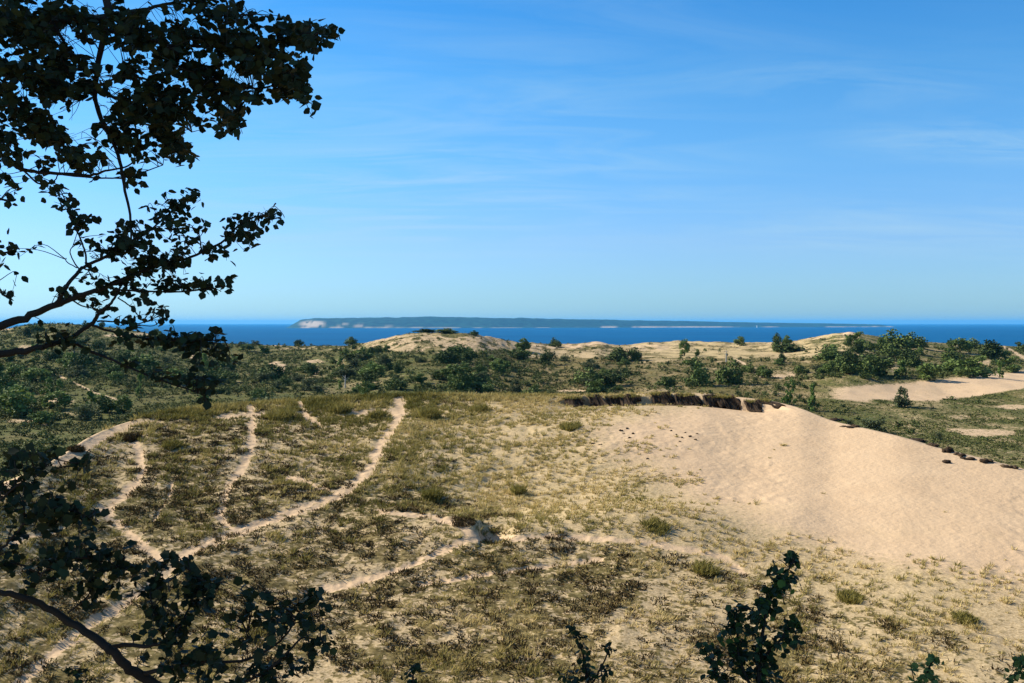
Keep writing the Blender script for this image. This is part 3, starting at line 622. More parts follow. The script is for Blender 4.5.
def dune_grass():
    rng=np.random.default_rng(31); x,y,z=sample_fore(150000,rng); ms,px,py=masks(x,y,z)
    pm=pathmask(px,py); G=grid(GRASS,px,py); H=grid(HEATH,px,py)
    cl=vnoise(x/.55,y/.7,161); n=fbm(x/2.2,y/2.6,101,3)*.75+.25*cl; d=np.clip(G*1.1-.28+(n-.5)*1.3,0,1)*(1-pm)
    crest=np.exp(-((tab(CRY,px,24)-y)/3.5)**2)*sst(90,140,px)*(1-sst(545,575,px)); d=np.clip(d+crest*.38*(n>.47),0,1)*(1-pm)
    keep=rng.random(len(x))<d*.55; x,y,z,px,py,n,crest,H=[q[keep] for q in (x,y,z,px,py,n,crest,H)]
    m=len(x); gp=fbm(x/4,y/4,111,3); straw=sst(390,520,px)*.42
    tint=np.clip(.38+straw+(gp-.5)*1.3+rng.normal(0,.12,m)-.12*crest,0,1)
    mb=MB(); hg=rng.uniform(.14,.42,m)*(1+.5*crest)*(1-.25*sst(420,620,px)); 
    blades(mb,x,y,z,hg,.016+.0003*y,16,rng,hg*.45,.8,tint)
    print('grass tufts',m)
    o=mb.build('dune_grass',M_grass); tag(o,'tufted yellow-green dune grass spread over the near dune face','grass',kind='stuff')
dune_grass()
def heath():
    rng=np.random.default_rng(33); x,y,z=sample_fore(260000,rng); ms,px,py=masks(x,y,z)
    cl=.6*vnoise(x/.42,y/.5,151)+.4*vnoise(x/.9,y/1.1,153); keep=rng.random(len(x))<sst(.12,.6,ms['veg'])*sst(.46,.60,cl)*1.0; x,y,z,px=[q[keep] for q in (x,y,z,px)]
    m=len(x); g=fbm(x/3,y/3,121,3); tint=np.clip(.42+(g-.5)*1.3+rng.normal(0,.15,m),0,1)
    mb=MB(); hg=rng.uniform(.07,.24,m); blades(mb,x,y,z+.02,hg,.04+.0004*y,8,rng,hg*1.1,1.3,tint)
    print('heath',m)
    o=mb.build('heath_mat',M_heath); tag(o,'low brown mats of bearberry and dead juniper over the lower dune face','ground cover',kind='stuff')
heath()

# individually recognisable grass clumps
CL=[(430,418,17,12,'broad green grass clump beside the top of the main sandy trail'),(377,418,14,10,'green grass clump at the trail edge just under the dune crest'),(480,411,18,8,'wide low grass clump on bright sand left of the turf overhangs'),
    (518,494,9,11,'small upright green clump alone on the pale grassy slope'),(432,500,14,12,'shadowed dark clump above the undercut hummock'),(655,528,24,8,'flat olive grass clump on the sand right of centre'),
    (705,572,22,10,'bushy olive clump below the bare sand, left of the tall sapling'),(280,418,26,11,'long grass clump on the crest between two trails'),(340,412,20,10,'grass clump on the crest left of the main trail'),
    (570,428,20,7,'low grass clump below the first turf overhang'),(172,448,14,8,'dark clump near the upper end of the left trail'),(965,622,18,8,'green clump low on the sparse slope at right'),(850,600,20,9,'loose green clump on the sparse slope between tall sapling and bare sand'),(560,543,34,3.5,'brown clump on the shoulder right of the hummock'),(130,440,16,7,'dark brown shrubby clump near the left end of the dune crest'),(76,450,12,5,'brown clump at the eroded left end of the dune'),(463,522,22,4,'brown clump on top of the undercut hummock')]
for i,(px_,py_,w_,h_,lab) in enumerate(CL):
    rng=np.random.default_rng(200+i); p=locate(px_,py_); sc=p[1]/F; k=60
    a=rng.uniform(0,6.28,k); q=np.sqrt(rng.random(k)); x=p[0]+np.cos(a)*q*w_*sc*.5; y=p[1]+np.sin(a)*q*w_*sc*.7; z=terr(x,y)
    mb=MB(); dark='dark' in lab or 'brown' in lab
    blades(mb,x,y,z,np.full(k,h_*sc)*rng.uniform(.6,1.1,k),np.full(k,.035),16,rng,np.full(k,.16),.7,np.clip((.05 if dark else .2)+.15*rng.random(k),0,1))
    tag(mb.build('grass_clump',M_heath if 'brown' in lab else M_grass,loc=None),lab,'grass clump')
    o=COL.objects[-1] if False else None

# ------------------------------------------------------------------ turf overhangs and clods
def rough_blob(mb,c,r,rng,amp=.35,sub=(26,16),t=.4,drape=0):
    nu,nv=sub; u=np.linspace(0,2*math.pi,nu+1)[:-1]; v=np.linspace(.02,math.pi-.02,nv)
    U,Vv=np.meshgrid(u,v); d=np.stack([np.cos(U)*np.sin(Vv),np.sin(U)*np.sin(Vv),np.cos(Vv)],-1)
    s=rng.integers(0,1000); n=fbm(d[...,0]*2.1+7+d[...,2]*1.7,d[...,1]*2.1+9-d[...,2]*1.3,int(s),4)
    P=d*(1+amp*2*(n-.5))[...,None]*np.array(r)
    P[...,0]+=drape*np.clip(-d[...,2],0,1)*r[2]
    P=P+np.array(c); i=np.arange(nv-1)[:,None]*nu; j=np.arange(nu)[None,:]; k=(j+1)%nu
    mb.add(P.reshape(-1,3),np.stack([i+j,i+nu+j,i+nu+k,i+k],-1).reshape(-1,4),t)
OV=[(572,404,20,10,'thin dark turf lip at the left end of the overhangs'),(594,408,14,17,'narrow turf slab that hangs lowest, right of the left-end lip'),(611,402,16,8,'shallow turf lip between the hanging slab and a rounded clump'),(629,405,25,17,'rounded overhanging turf clump above a patch of loose dark clods'),
    (660,402,24,13,'dark turf overhang left of the middle of the row'),(684,402,24,14,'broad dark turf overhang at the middle of the row'),(718,404,38,18,'largest dark turf overhang, sloping down to the right'),(756,404,30,15,'last large turf overhang at the right end of the row')]
for i,(px_,py_,w_,h_,lab) in enumerate(OV):
    rng=np.random.default_rng(300+i); u=(px_-512)/F; Yc=float(tab(CRY,px_,24)); 
    y=Yc-.95-float(2.2*(fbm(np.array([px_/13.]),np.array([0.]),5,2)[0]-.5)); ztop=gz(u*(y+.35),y+.35)+.05
    sc=y/F; W_=.80*w_*sc; Hh=h_*sc; root=empty('turf_overhang',(u*y,y-.15,ztop)); tag(root,lab,'turf overhang','turf overhangs along the sand lip')
    mb=MB(); nx=max(12,int(w_*1.4)); xs=np.linspace(-.5,.5,nx); so_=rng.uniform(0,99)
    hx=1.95*Hh*(.12+.95*vnoise(xs*W_/.8+so_,xs*0,4)**1.3+.35*(vnoise(xs*W_/.25+so_,xs*0,8)-.5))*(np.clip((.5-np.abs(xs))/.10,0,1)**.5)
    hx=np.maximum(hx*(.55+.75*(xs+.5)) ,.05)
    sec=[(.45,-.02),(.1,.07),(-.2,.07),(-.42,-.12),(-.50,-.45),(-.46,-.8),(-.30,-1.0),(-.12,-.85),(.10,-.5),(.4,-.3)]
    ns=len(sec); V=np.zeros((nx,ns,3))
    for a_,(sy,sz) in enumerate(sec):
        z_=np.where(sz>0,sz*1.2+.35*(vnoise(xs*W_/.6+so_,xs*0,9)-.6),sz*hx); V[:,a_,0]=xs*W_+.5*(-z_)*(xs+.5); V[:,a_,1]=sy*(.8+.5*vnoise(xs*W_/.4+a_*3,xs*0+so_,6)); V[:,a_,2]=z_
    dn=np.clip(-V[:,:,2]-.1,0,None); fr_=np.array([0,0,0,1,1,1,1,.7,.2,0])[None,:]
    V[:,:,1]-=1.15*dn*fr_*(.5+.8*vnoise(xs*W_/.5+so_,xs*0,12))[:,None]
    gg=terr(u*y+V[:,:,0],y-.15+V[:,:,1])-ztop; V[:,:,2]=np.where(fr_>0,np.maximum(V[:,:,2],gg-.02+.16*fr_*rng.random(V.shape[:2])),V[:,:,2])
    V+=rng.normal(0,.03,V.shape); i_=np.arange(nx-1)[:,None]*ns; j_=np.arange(ns)[None,:]; k_=(j_+1)%ns
    mb.add(V.reshape(-1,3),np.stack([i_+j_,i_+ns+j_,i_+ns+k_,i_+k_],-1).reshape(-1,4),np.clip(.25+.5*rng.random(nx*ns),0,1))
    mb.add(V[0],[list(range(ns))],.3); mb.add(V[-1],[list(range(ns))[::-1]],.3)
    mb.build('root_mat',M_turf,root,loc=(0,0,0))
    mb=MB(); k=16; x=rng.uniform(-W_/2,W_/2,k); yy=rng.uniform(-.75,-.3,k); 
    for a,b in zip(x,yy):
        L=Hh*rng.uniform(.3,.75); z0=-Hh*rng.uniform(.15,.6); tube(mb,[[a,b,z0],[a+.06,b-.06,z0-L*.5],[a+.12+rng.normal(0,.05),b-.04,z0-L]],[.02,.014,.005],3,.2)
    mb.build('hanging_roots',M_turf,root,loc=(0,0,0))
    mb=MB(); k=int(18*w_/10); x=rng.uniform(-W_/2,W_/2,k); yy=rng.uniform(-.45,.5,k)
    gzz=terr(u*y+x,y-.15+yy)-ztop
    blades(mb,x,yy,np.maximum(gzz,-.12)+.02,rng.uniform(.2,.38,k),np.full(k,.045),14,rng,np.full(k,.13),.8,np.clip(.25+.3*rng.random(k),0,1))
    mb.build('grass_fringe',M_grass,root,loc=(0,0,0))
def clod(name,cat,px_,py_,w_,h_,lab,grp,seed,oncrest=False):
    rng=np.random.default_rng(seed); p=locate(px_,py_); sc=p[1]/F
    o=empty(name,p) if False else None
    mb=MB()
    for q in range(4): rough_blob(mb,(p[0]+rng.normal(0,.22)*w_*sc,p[1]+rng.normal(0,.2)*w_*sc,p[2]+h_*sc*rng.uniform(-.1,.2)),(w_*sc*rng.uniform(.18,.34),w_*sc*.3,h_*sc*rng.uniform(.25,.45)),rng,.8,(16,10),t=.3+.5*rng.random())
    ob=mb.build(name,M_turf,loc=p); ob.location=(p[0],p[1],p[2]+ZC); tag(ob,lab,cat,grp)
for i,(a,b,w_,h_,lab) in enumerate([(919,441,15,7,'largest dark turf clod on the right-hand sand crest'),(947,452,7,10,'upright brown clod halfway down the right-hand crest, near a small lower clod'),(944,462,6,5,'small lower clod beneath the upright brown clod at right'),(987,462,9,7,'dark rounded clod where the right-hand crest flattens'),(1008,467,9,6,'rightmost dark clod on the sand crest'),(836,421,8,5,'dark clod on the crest just right of the bright green poplars'),(849,427,9,4,'flat dark clod right of the poplar-side clod on the crest'),(932,446,9,5,'brown clod just right of the largest crest clod'),(960,455,6,5,'pale brown clod between the upright clod and the rounded dark clod'),(968,459,7,4,'low pale brown clod beside the rounded dark clod')]):
    clod('turf_clod','turf clod',a,b,w_*1.7,h_*.95,lab,'turf clods along the right-hand crest',400+i)
for i,(a,b,w_,h_) in enumerate([(620,431,3.4,2.6),(627,429,3.6,2.6),(633,434,3.2,2.4),(629,438,3,2.2),(624,434,2.4,2),(676,435,2.6,2),(682,438,3,2.2),(690,437,3.2,2.4),(695,440,3,2),(680,442,2.4,1.6),(685,433,2.2,1.6),(648,459,3.2,2),(600,445,3.6,2),(593,444,4.5,2.2),(671,431,2.4,1.8),(697,434,2.2,1.8)]):
    clod('fallen_clod','turf clod',a,b,w_,h_,'small dark clod of fallen turf on the sand face below the overhangs','fallen clods on the sand face',430+i)
# ------------------------------------------------------------------ shrubs and small trees beyond the crest
def shrub_proto(kind,seed):
    rng=np.random.default_rng(seed); root=empty('shrub',(0,0,-ZC-500)); 
    mat={'juniper':M_dark,'cherry':M_mid,'poplar':M_bright,'willow':M_olive}[kind]
    lf=MB(); st=MB(); lobes=[]
    if kind=='juniper':
        for k in range(11): lobes.append((rng.uniform(-.34,.34),rng.uniform(-.34,.34),rng.uniform(.12,.62),rng.uniform(.16,.30)))
        lobes.append((rng.normal(0,.08),0,.78,.2)); n=1500; ls=.085
    elif kind=='cherry':
        for k in range(10): lobes.append((rng.uniform(-.36,.36),rng.uniform(-.36,.36),rng.uniform(.22,.74),rng.uniform(.13,.26)))
        lobes.append((rng.normal(0,.1),0,.82,.18)); n=1200; ls=.09
    elif kind=='poplar':
        for k in range(22): 
            h_=rng.uniform(.12,.93); lobes.append((rng.normal(0,.2)*(1.2-h_),rng.normal(0,.2)*(1.2-h_),h_,rng.uniform(.05,.13)))
        n=1000; ls=.07
    else:
        for k in range(26): lobes.append((rng.normal(0,.17),rng.normal(0,.17),rng.uniform(.08,.68),rng.uniform(.10,.2)))
        n=1500; ls=.065
    Lb=np.array(lobes); wgt=Lb[:,3]**2; wgt/=wgt.sum(); idx=rng.choice(len(Lb),n,p=wgt)
    d=rng.normal(size=(n,3)); d/=np.linalg.norm(d,axis=1)[:,None]
    P=Lb[idx,:3]+d*(Lb[idx,3]*rng.random(n)**.35)[:,None]*[1,1,.85]; P[:,2]=np.maximum(P[:,2],.02)
    tl=np.clip(rng.random(len(Lb))[idx]*.6+rng.random(n)*.45,0,1)
    leaves(lf,P,ls*rng.uniform(.6,1.3,n),rng,up=.3,t=tl)
    for k in range(5 if kind!='poplar' else 3):
        L=Lb[rng.integers(len(Lb))]; C=spline([[rng.normal(0,.03),rng.normal(0,.03),-.05],[L[0]*.4,L[1]*.4,L[2]*.55],[L[0],L[1],L[2]+L[3]*.6]],3)
        tube(st,C,np.linspace(.022,.004,len(C)),5)
    lf.build('foliage',mat,root,loc=(0,0,0)); st.build('trunk',M_bark,root,loc=(0,0,0)); return root
PRO={k:[shrub_proto(k,500+i*10+j) for j in range(4)] for i,k in enumerate(['juniper','cherry','poplar','willow'])}
used=set(); allplaced=[]
CATN={'juniper':'shrub','cherry':'shrub','poplar':'tree','willow':'shrub'}
def put(kind,pos,w,h,label,group,rng):
    j=int(rng.integers(4)); pr=PRO[kind][j]
    if pr.name not in used: o=pr; used.add(pr.name)
    else: o=copy_tree(pr)
    o.location=(pos[0],pos[1],pos[2]+ZC-.05*h); o.rotation_euler=(0,0,rng.uniform(0,6.28)); o.scale=(w*rng.uniform(.8,1.35),w*rng.uniform(.8,1.35),h)
    tag(o,label,CATN[kind],group); allplaced.append((pos[0],pos[1],w)); return o
rng=np.random.default_rng(77)
NOT=[('juniper',776,352,12,20,'slender dark shrub standing tallest of the cluster on the grassy ridge at right'),
 ('cherry',788,347,10,12,'small green shrub just right of the slender dark one on the ridge'),('juniper',786,352,26,9,'flat dark shrub shape standing in for the shadow of the slender one on the ridge'),  # flat juniper added as a dark shape where the slender shrub's shadow falls
 ('juniper',781,363,9,11,'squat dark shrub alone on the grass below the ridge cluster'),('cherry',684,356,9,17,'narrow upright shrub on the sandy ridge left of centre right'),('cherry',697,357,7,8,'small shrub just right of the narrow upright one on the sandy ridge'),('cherry',741,346,14,10,'round bright shrub on the skyline of the pale ridge'),
 ('juniper',698,386,24,26,'dark bushy tree, left one of the pair behind the largest turf overhang'),('juniper',729,384,26,27,'dark bushy tree, right one of the pair behind the turf overhangs'),('juniper',667,387,18,11,'low dark shrub left of the pair of bushy trees'),
 ('poplar',790,405,15,28,'bright green poplar sapling at the crest, left of two'),('poplar',812,411,16,27,'bright green poplar sapling at the crest, right of two'),
 ('willow',901,407,22,26,'lone olive shrub in front of the open sand strip'),('cherry',858,346,21,15,'bright bushy shrub on the skyline beside the bare sand tip'),
 ('juniper',897,350,24,22,'big dark tree breaking the horizon at right'),('juniper',915,348,18,17,'dark tree touching the right side of the big horizon tree'),('cherry',880,349,12,12,'small green tree left of the big horizon tree'),
 ('juniper',992,359,22,20,'rounded dark tree near the right edge, below the horizon'),('cherry',958,353,20,15,'green shrub midway between the horizon tree and the rounded right tree'),
 ('juniper',850,374,18,22,'dark shrub in the row behind the sand strip, left part'),('juniper',872,375,20,20,'dark shrub second in the row behind the sand strip'),('cherry',830,373,14,13,'greyish green shrub at the left end of the row behind the sand strip'),
 ('willow',820,374,16,13,'brownish shrub leaning against the left end of the row'),('juniper',906,364,20,16,'dark shrub below the big horizon tree'),('juniper',884,352,14,10,'low dark shrub left below the horizon tree'),
 ('poplar',902,376,14,15,'thin pale green sapling at the left of the wide shrub band'),('cherry',930,380,28,17,'broad green shrub bulging over the sand strip'),('cherry',975,377,28,22,'bright green spreading shrub right of the broad one'),
 ('cherry',950,374,20,18,'green shrub between the broad one and the bright spreading one'),('juniper',950,362,18,12,'dark low shrub behind the broad green band at right'),('poplar',1000,378,10,16,'upright little tree at the right end above the sand strip'),('cherry',1012,372,22,16,'green shrub mass at the right edge above the sand'),
 ('willow',872,433,24,20,'loose olive shrub behind the crest at right'),('willow',850,428,14,12,'small olive shrub left of the loose one behind the crest'),('willow',939,440,9,11,'small dark shrub on the plain right of the loose olive one'),
 ('juniper',37,331,12,8,'dark shrub on the left skyline under the thick bough'),('juniper',85,328,9,8,'small dark shrub on the left skyline between two boughs'),('juniper',102,329,5,9,'thin upright shrub on the left skyline'),
 ('juniper',425,332,18,4,'low dark shrub on top of the sandy mound, left'),('juniper',447,332,20,4,'low dark shrub on top of the sandy mound, right'),('juniper',474,335,9,5,'small dark shrub on the right shoulder of the sandy mound'),
 ('juniper',548,364,14,16,'dark shrub in the open brown flat right of the mound'),('juniper',555,347,10,10,'dark shrub on the pale ridge right of the mound'),('cherry',522,352,16,14,'green shrub at the right foot of the sandy mound'),
 ('juniper',612,386,20,16,'dark shrub in front of the brown flat, right of centre'),('juniper',589,384,22,18,'dark shrub left of its twin in front of the brown flat'),('willow',618,383,7,20,'tall thin shrub in front of the brown flat'),
 ('juniper',463,392,18,22,'tall dark shrub rising just behind the crest grass at centre'),('willow',480,385,14,18,'olive shrub behind the crest right of the tall dark one'),
 ('cherry',100,404,12,10,'green shrub by the lower end of the pale fallen trail'),('poplar',140,397,8,26,'bright slender tree left below the dark hanging leaves'),('cherry',20,415,34,30,'broad green shrub at the left edge beyond the dune'),('juniper',5,400,26,26,'dark shrub at the left edge behind the broad green one'),('cherry',40,425,20,14,'green shrub at the foot of the broad one near the left edge'),
 ('juniper',205,345,12,12,'dark shrub on the skyline where the land meets the lake at left'),('juniper',965,345,8,5,'tiny dark shrub on the right skyline left of the tiny round one'),('cherry',1018,345,7,5,'tiny round shrub on the skyline at the right edge'),('poplar',344,377,1,1,None)]
for k,px_,py_,w_,h_,lab in NOT:
    if lab is None: continue
    p=locate(px_,py_,far=True); sc=p[1]/F; put(k,p,w_*sc*1.12,h_*sc*1.1,lab,None,rng)
# belts of shrubs, one object each
def zone(px,py):
    if px>800: return 'in the wide shrub band above the right-hand sand strip','shrub band at right'
    if px>530: return 'on the brown flat behind the turf overhangs','shrubs on the brown flat'
    if px>360: return 'in the dark belt below the sandy mound','shrub belt below the mound'
    if px>200: return 'in the dense belt left of the sandy mound','shrub belt left of the mound'
    return 'on the green slope behind the hanging leaves at left','shrubs on the left slope'
KN={'juniper':'dark bushy juniper','cherry':'mid green leafy shrub','poplar':'bright green young poplar','willow':'dull olive shrub'}
SZ=lambda h:'small' if h<3.0 else ('medium-sized' if h<4.4 else 'tall')
cnt=0; tries=0
while cnt<232 and tries<20000:
    tries+=1
    px_=rng.uniform(-60,1080); py_=rng.uniform(336,425)
    if px_>800: dens=.9 if 346<py_<379 else 0
    elif px_>640: dens=.10 if py_>350 else .05
    elif px_>530: dens=.42 if 356<py_<395 else .12
    else:
        top=float(tab(RIDGE,px_)); dens=.95 if py_>max(top+6,350) else .35
        if py_>395: dens=.8 if px_<60 else .08
        if 60<px_<200 and py_>388: dens=.12
        if 360<px_<520 and py_<352: dens=.08
    if rng.random()>dens: continue
    if float(masks(*[np.array([q]) for q in locate(px_,py_,True)])[0]['sand'][0])>.4: continue
    p=locate(px_,py_,far=True)
    if p[1]<120: continue
    if any((p[0]-a)**2+((p[1]-b)*.6)**2<(.5*(w_))**2 for a,b,w_ in allplaced[-400:]): continue
    pr=[.48,.30,.06,.16] if px_>200 else [.28,.46,.12,.14]
    k=['juniper','cherry','poplar','willow'][int(rng.choice(4,p=pr))]
    h_=float(np.clip(rng.lognormal(1.3,.33),1.8,6.5)); w_=h_*rng.uniform(.95,1.7)*(.6 if k=='poplar' else 1)
    z_,g_=zone(px_,py_)
    put(k,p,w_,h_,f'{SZ(h_)} {KN[k]} {z_}',f'{g_}: {SZ(h_)} {KN[k]}s',rng); cnt+=1
print('shrubs',cnt,tries)
for k in PRO:
    for pr in PRO[k]:
        if pr.name not in used:
            for c in list(pr.children): bpy.data.objects.remove(c)
            bpy.data.objects.remove(pr)
# pale dead snag
def snag(px_,py_,h_,lab,seed):
    r_=np.random.default_rng(seed); p=locate(px_,py_,True); h=h_*p[1]/F
    root=empty('dead_snag',p); tag(root,lab,'dead tree')
    mb=MB(); tube(mb,[[0,0,-.2],[.05,0,h*.5],[.1,.05,h]],[.22,.16,.07],7); mb.build('trunk',M_snag,root,loc=(0,0,0))
    for k in range(4):
        z=h*r_.uniform(.45,.85); a=r_.uniform(0,6.28); L=h*.3; mb=MB(); tube(mb,[[.07,0,z],[.07+math.cos(a)*L*.6,math.sin(a)*L*.6,z+L*.35],[.07+math.cos(a)*L,math.sin(a)*L,z+L*.75]],[.07,.045,.015],5); mb.build('branch',M_snag,root,loc=(0,0,0))
snag(345,388,13,'pale bare trunk standing among the dark shrubs left of the mound',1)
snag(726,362,12,'pale dead tree standing behind the right one of the paired bushy trees',2)

# low scrub cover beyond the crest
def cover():
    r_=np.random.default_rng(91); n=150000
    y=np.exp(r_.uniform(math.log(95),math.log(600),n)); x=r_.uniform(-.62,.62,n)*y; px=512+F*x/y
    ok=(y>tab(CRY,px,24)+6)&(y<tab(RY,px)+6); x,y=x[ok],y[ok]; z=terr(x,y); ms,px,py=masks(x,y,z)
    # only what can be seen past the crest
    vis=py<tab(CREST,px,7)+4; 
    nf=fbm(x/10,y/16,131,3)
    d=(1-ms['sand'])*sst(.35,.6,ms['veg']-.35*ms['pale']*.8)*(.25+1.0*sst(.42,.62,nf))
    keep=vis&(r_.random(len(x))<d*.8); x,y,z,px,nf,pl=[q[keep] for q in (x,y,z,px,nf,ms['pale'])]
    m=len(x); s=r_.uniform(.25,.75,m)*(y/260)**.35; s*=np.where((px>200)&(px<640)|(px<200),1.15,.8)
    k=10; d=r_.normal(size=(m,k,3)); d/=np.linalg.norm(d,axis=2)[...,None]; d[...,2]=np.abs(d[...,2])*.7
    P=np.stack([x,y,z],-1)[:,None,:]+d*(s[:,None]*r_.random((m,k))**.5)[...,None]
    mb=MB(); t=np.clip(.25+.5*(nf-.4)[:,None]*1.5+.4*pl[:,None]+r_.normal(0,.2,(m,k)),0,1)
    leaves(mb,P.reshape(-1,3),(np.repeat(s,k)*.55),r_,up=.5,t=t.ravel())
    print('cover',m)
    tag(mb.build('scrub_cover',M_cover),'low brown-olive scrub covering the plain beyond the dune crest','ground cover',kind='stuff')
cover()

def thicket():
    r_=np.random.default_rng(97); n=12500
    y=np.exp(r_.uniform(math.log(150),math.log(580),n)); x=r_.uniform(-.60,.60,n)*y; px=512+F*x/y
    ok=(y>tab(CRY,px,24)+30)&(y<tab(RY,px)+2); x,y=x[ok],y[ok]; z=terr(x,y); ms,px,py=masks(x,y,z)
    nf=fbm(x/16,y/22,141,3)
    dn=np.where(px<540,np.where((px>60)&(px<200)&(py>388),.1,.75),np.where(px>815,np.where((py>347)&(py<380),.65,.03),np.where(py>358,.22,.03)))
    dn=np.where((px<540)&(px>360)&(py<352),.12,dn)
    dn=np.where(px<230,dn*1.25,dn); keep=(py<tab(CREST,px,7)+3)&(r_.random(len(x))<dn*sst(np.where(px<230,.26,.32),.46,nf)*(ms['sand']<.35)); x,y,z,nf=[q[keep] for q in (x,y,z,nf)]
    mb=MB(); k=75
    for a,b,c in zip(x,y,z):
        R=r_.uniform(.55,1.35); Hh=R*r_.uniform(.9,1.7); nl=4
        L=r_.normal(0,.42,(nl,3)); L[:,2]=r_.uniform(.2,.7,nl); id_=r_.integers(0,nl,k)
        d=r_.normal(size=(k,3)); d/=np.linalg.norm(d,axis=1)[:,None]; P=L[id_]+d*.42*(r_.random((k,1))**.35); P[:,2]=np.maximum(P[:,2],0)
        P=P*[R,R,Hh]+[a,b,c]; t0=r_.random()
        leaves(mb,P,.42*r_.uniform(.6,1.2,k),r_,up=.3,t=np.clip(t0*.7+.3*r_.random(k),0,1))
    print('thicket',len(x))
    tag(mb.build('thicket',M_thick),'dense low thicket filling the belt between the crest and the far ridge','thicket',kind='stuff')
thicket()
# ------------------------------------------------------------------ air
def haze():
    mb=MB(); a,t,bm=64000,140,-ZC-12
    bm=-ZC-75
    v=[[sx*a,sy*a,z] for z in (bm,t) for sx,sy in ((-1,-1),(1,-1),(1,1),(-1,1))]
    mb.add(v,[[0,3,2,1],[4,5,6,7],[0,1,5,4],[1,2,6,5],[2,3,7,6],[3,0,4,7]],0)
    m=bpy.data.materials.new('haze_air'); m.use_nodes=True; nt=m.node_tree; nt.nodes.clear()
    out=nt.nodes.new('ShaderNodeOutputMaterial'); pv=nt.nodes.new('ShaderNodeVolumePrincipled')
    pv.inputs['Color'].default_value=(.10,.5,.95,1); pv.inputs['Density'].default_value=HAZE_D; pv.inputs['Anisotropy'].default_value=.1
    nt.links.new(pv.outputs[0],out.inputs['Volume'])
    tag(mb.build('haze',m),'thin blue haze over the lake and the distant island','haze',kind='stuff')
HAZE_D=2.6e-5
haze()

# ------------------------------------------------------------------ sky, sun, camera
w=bpy.data.worlds.new('World'); S.world=w; w.use_nodes=True; nt=w.node_tree; nt.nodes.clear()
out=nt.nodes.new('ShaderNodeOutputWorld'); bg=nt.nodes.new('ShaderNodeBackground'); nt.links.new(bg.outputs[0],out.inputs[0])
sky=nt.nodes.new('ShaderNodeTexSky'); sky.sky_type='NISHITA'; sky.sun_disc=False; sky.sun_elevation=SUN_EL
sky.sun_rotation=math.atan2(SUN_DIR[0],SUN_DIR[1]); sky.altitude=200; sky.air_density=1.0; sky.dust_density=.25; sky.ozone_density=2.6
hs=nt.nodes.new('ShaderNodeHueSaturation'); hs.inputs['Saturation'].default_value=1.0; nt.links.new(sky.outputs[0],hs.inputs['Color'])
tc=nt.nodes.new('ShaderNodeTexCoord'); sx=nt.nodes.new('ShaderNodeSeparateXYZ'); nt.links.new(tc.outputs['Generated'],sx.inputs[0])
zz=math_(nt,'ADD',math_(nt,'MAXIMUM',sx.outputs[2],0.0),.09)
cx=nt.nodes.new('ShaderNodeCombineXYZ'); nt.links.new(math_(nt,'DIVIDE',sx.outputs[0],zz),cx.inputs[0]); nt.links.new(math_(nt,'DIVIDE',sx.outputs[1],zz),cx.inputs[1])
mp=nt.nodes.new('ShaderNodeMapping'); mp.inputs['Rotation'].default_value=(0,0,math.radians(-38)); mp.inputs['Scale'].default_value=(.55,1.5,1); mp.inputs['Location'].default_value=(5.3,2.2,0)
nt.links.new(cx.outputs[0],mp.inputs['Vector'])
c1=nt.nodes.new('ShaderNodeTexNoise'); c1.inputs['Scale'].default_value=1.9; c1.inputs['Detail'].default_value=12; c1.inputs['Roughness'].default_value=.62; c1.inputs['Distortion'].default_value=.9; nt.links.new(mp.outputs[0],c1.inputs['Vector'])
c2=nt.nodes.new('ShaderNodeTexNoise'); c2.inputs['Scale'].default_value=.35; c2.inputs['Detail'].default_value=3; nt.links.new(cx.outputs[0],c2.inputs['Vector'])
mr=nt.nodes.new('ShaderNodeMapRange'); nt.links.new(c1.outputs[0],mr.inputs[0]); mr.inputs[1].default_value=.40; mr.inputs[2].default_value=.74
mr2=nt.nodes.new('ShaderNodeMapRange'); nt.links.new(c2.outputs[0],mr2.inputs[0]); mr2.inputs[1].default_value=.34; mr2.inputs[2].default_value=.60
acc=math_(nt,'MULTIPLY',mr2.outputs[0],.16)
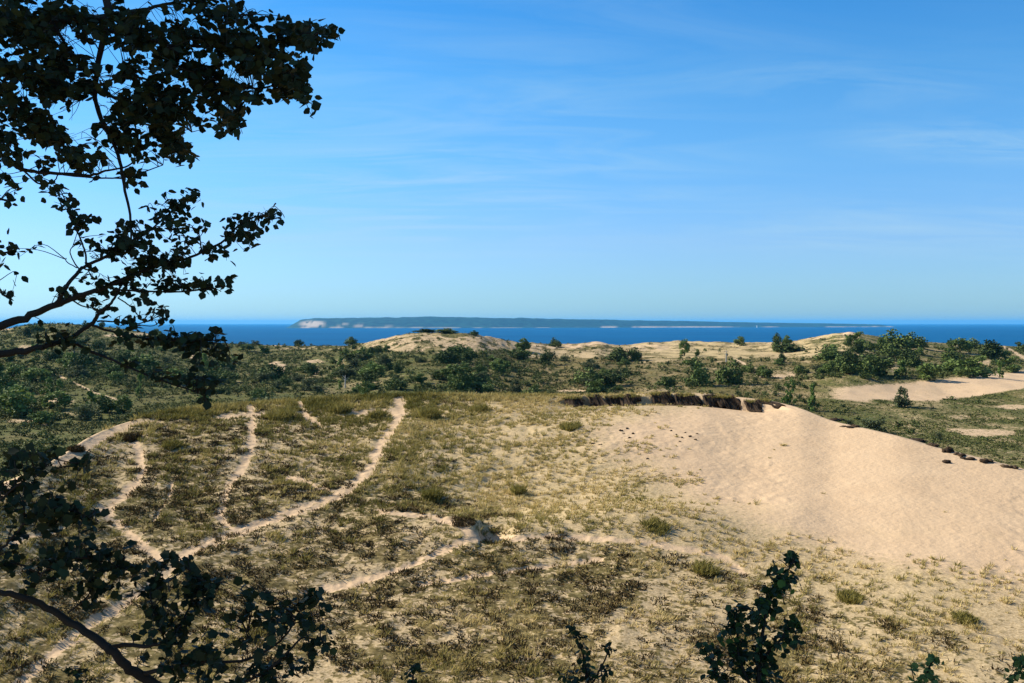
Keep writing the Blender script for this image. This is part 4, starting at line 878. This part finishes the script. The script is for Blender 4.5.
for (qx,qy,ra,rb,am) in [(-.45,4.6,1.0,1.5,1.0),(1.72,3.55,.42,.22,1.0),(.92,3.0,.42,.2,.6),(2.1,5.3,1.3,.7,.7),(-.9,3.9,.6,.3,.8),(-.3,2.6,1.0,.5,.35)]:
    vm=nt.nodes.new('ShaderNodeMapping'); vm.vector_type='POINT'; vm.inputs['Location'].default_value=(-qx/ra,-qy/rb,0); vm.inputs['Scale'].default_value=(1/ra,1/rb,1); nt.links.new(cx.outputs[0],vm.inputs['Vector'])
    ln=nt.nodes.new('ShaderNodeVectorMath'); ln.operation='LENGTH'; nt.links.new(vm.outputs[0],ln.inputs[0])
    mm=nt.nodes.new('ShaderNodeMapRange'); mm.interpolation_type='SMOOTHSTEP'; nt.links.new(ln.outputs['Value'],mm.inputs[0]); mm.inputs[1].default_value=0; mm.inputs[2].default_value=2.1; mm.inputs[3].default_value=am; mm.inputs[4].default_value=0
    acc=math_(nt,'MAXIMUM',acc,mm.outputs[0])
cf=math_(nt,'MULTIPLY',math_(nt,'MULTIPLY',mr.outputs[0],acc),.62)
el=nt.nodes.new('ShaderNodeValToRGB'); E=el.color_ramp.elements
while len(E)<6: E.new(.5)
for e,(p_,c_) in zip(E,[(0,(.36,.62,.96)),(.08,(.47,.67,.98)),(.16,(.40,.75,1.03)),(.234,(.34,.78,1.06)),(.31,(.22,.72,1.08)),(.55,(.62,.80,.92))]): e.position=p_; e.color=(*c_,1)
nt.links.new(math_(nt,'MAXIMUM',sx.outputs[2],0.0),el.inputs[0])
tm=nt.nodes.new('ShaderNodeMix'); tm.data_type='RGBA'; tm.blend_type='MULTIPLY'; tm.inputs[0].default_value=1
nt.links.new(hs.outputs[0],tm.inputs[6]); nt.links.new(el.outputs[0],tm.inputs[7])
cm=mixc(nt,cf,tm.outputs[2],(2.9,4.3,5.3)); nt.links.new(cm,bg.inputs[0]); bg.inputs[1].default_value=.085
sl=bpy.data.lights.new('sun','SUN'); sl.energy=4.5; sl.angle=math.radians(.53); sl.color=(1,.91,.73)
so=bpy.data.objects.new('sun',sl); COL.objects.link(so); so.location=(-40,10,ZC+60)
from mathutils import Vector
so.rotation_euler=Vector(SUN_DIR).to_track_quat('Z','Y').to_euler()
cam=bpy.data.cameras.new('camera'); co=bpy.data.objects.new('camera',cam); COL.objects.link(co); S.camera=co
co.location=(0,0,ZC); co.rotation_euler=(math.radians(90),0,0); cam.sensor_width=36; cam.lens=F/1024*36; cam.shift_y=-(341.5-H0)/1024
cam.clip_start=.1; cam.clip_end=200000
S.view_settings.view_transform='Standard'; S.view_settings.look='None'; S.view_settings.gamma=1; S.view_settings.exposure=.97; S.view_settings.use_curve_mapping=False
S.render.engine='CYCLES'; S.render.resolution_x=1024; S.render.resolution_y=683
S.cycles.volume_bounces=1; S.cycles.max_bounces=6; S.cycles.transparent_max_bounces=8
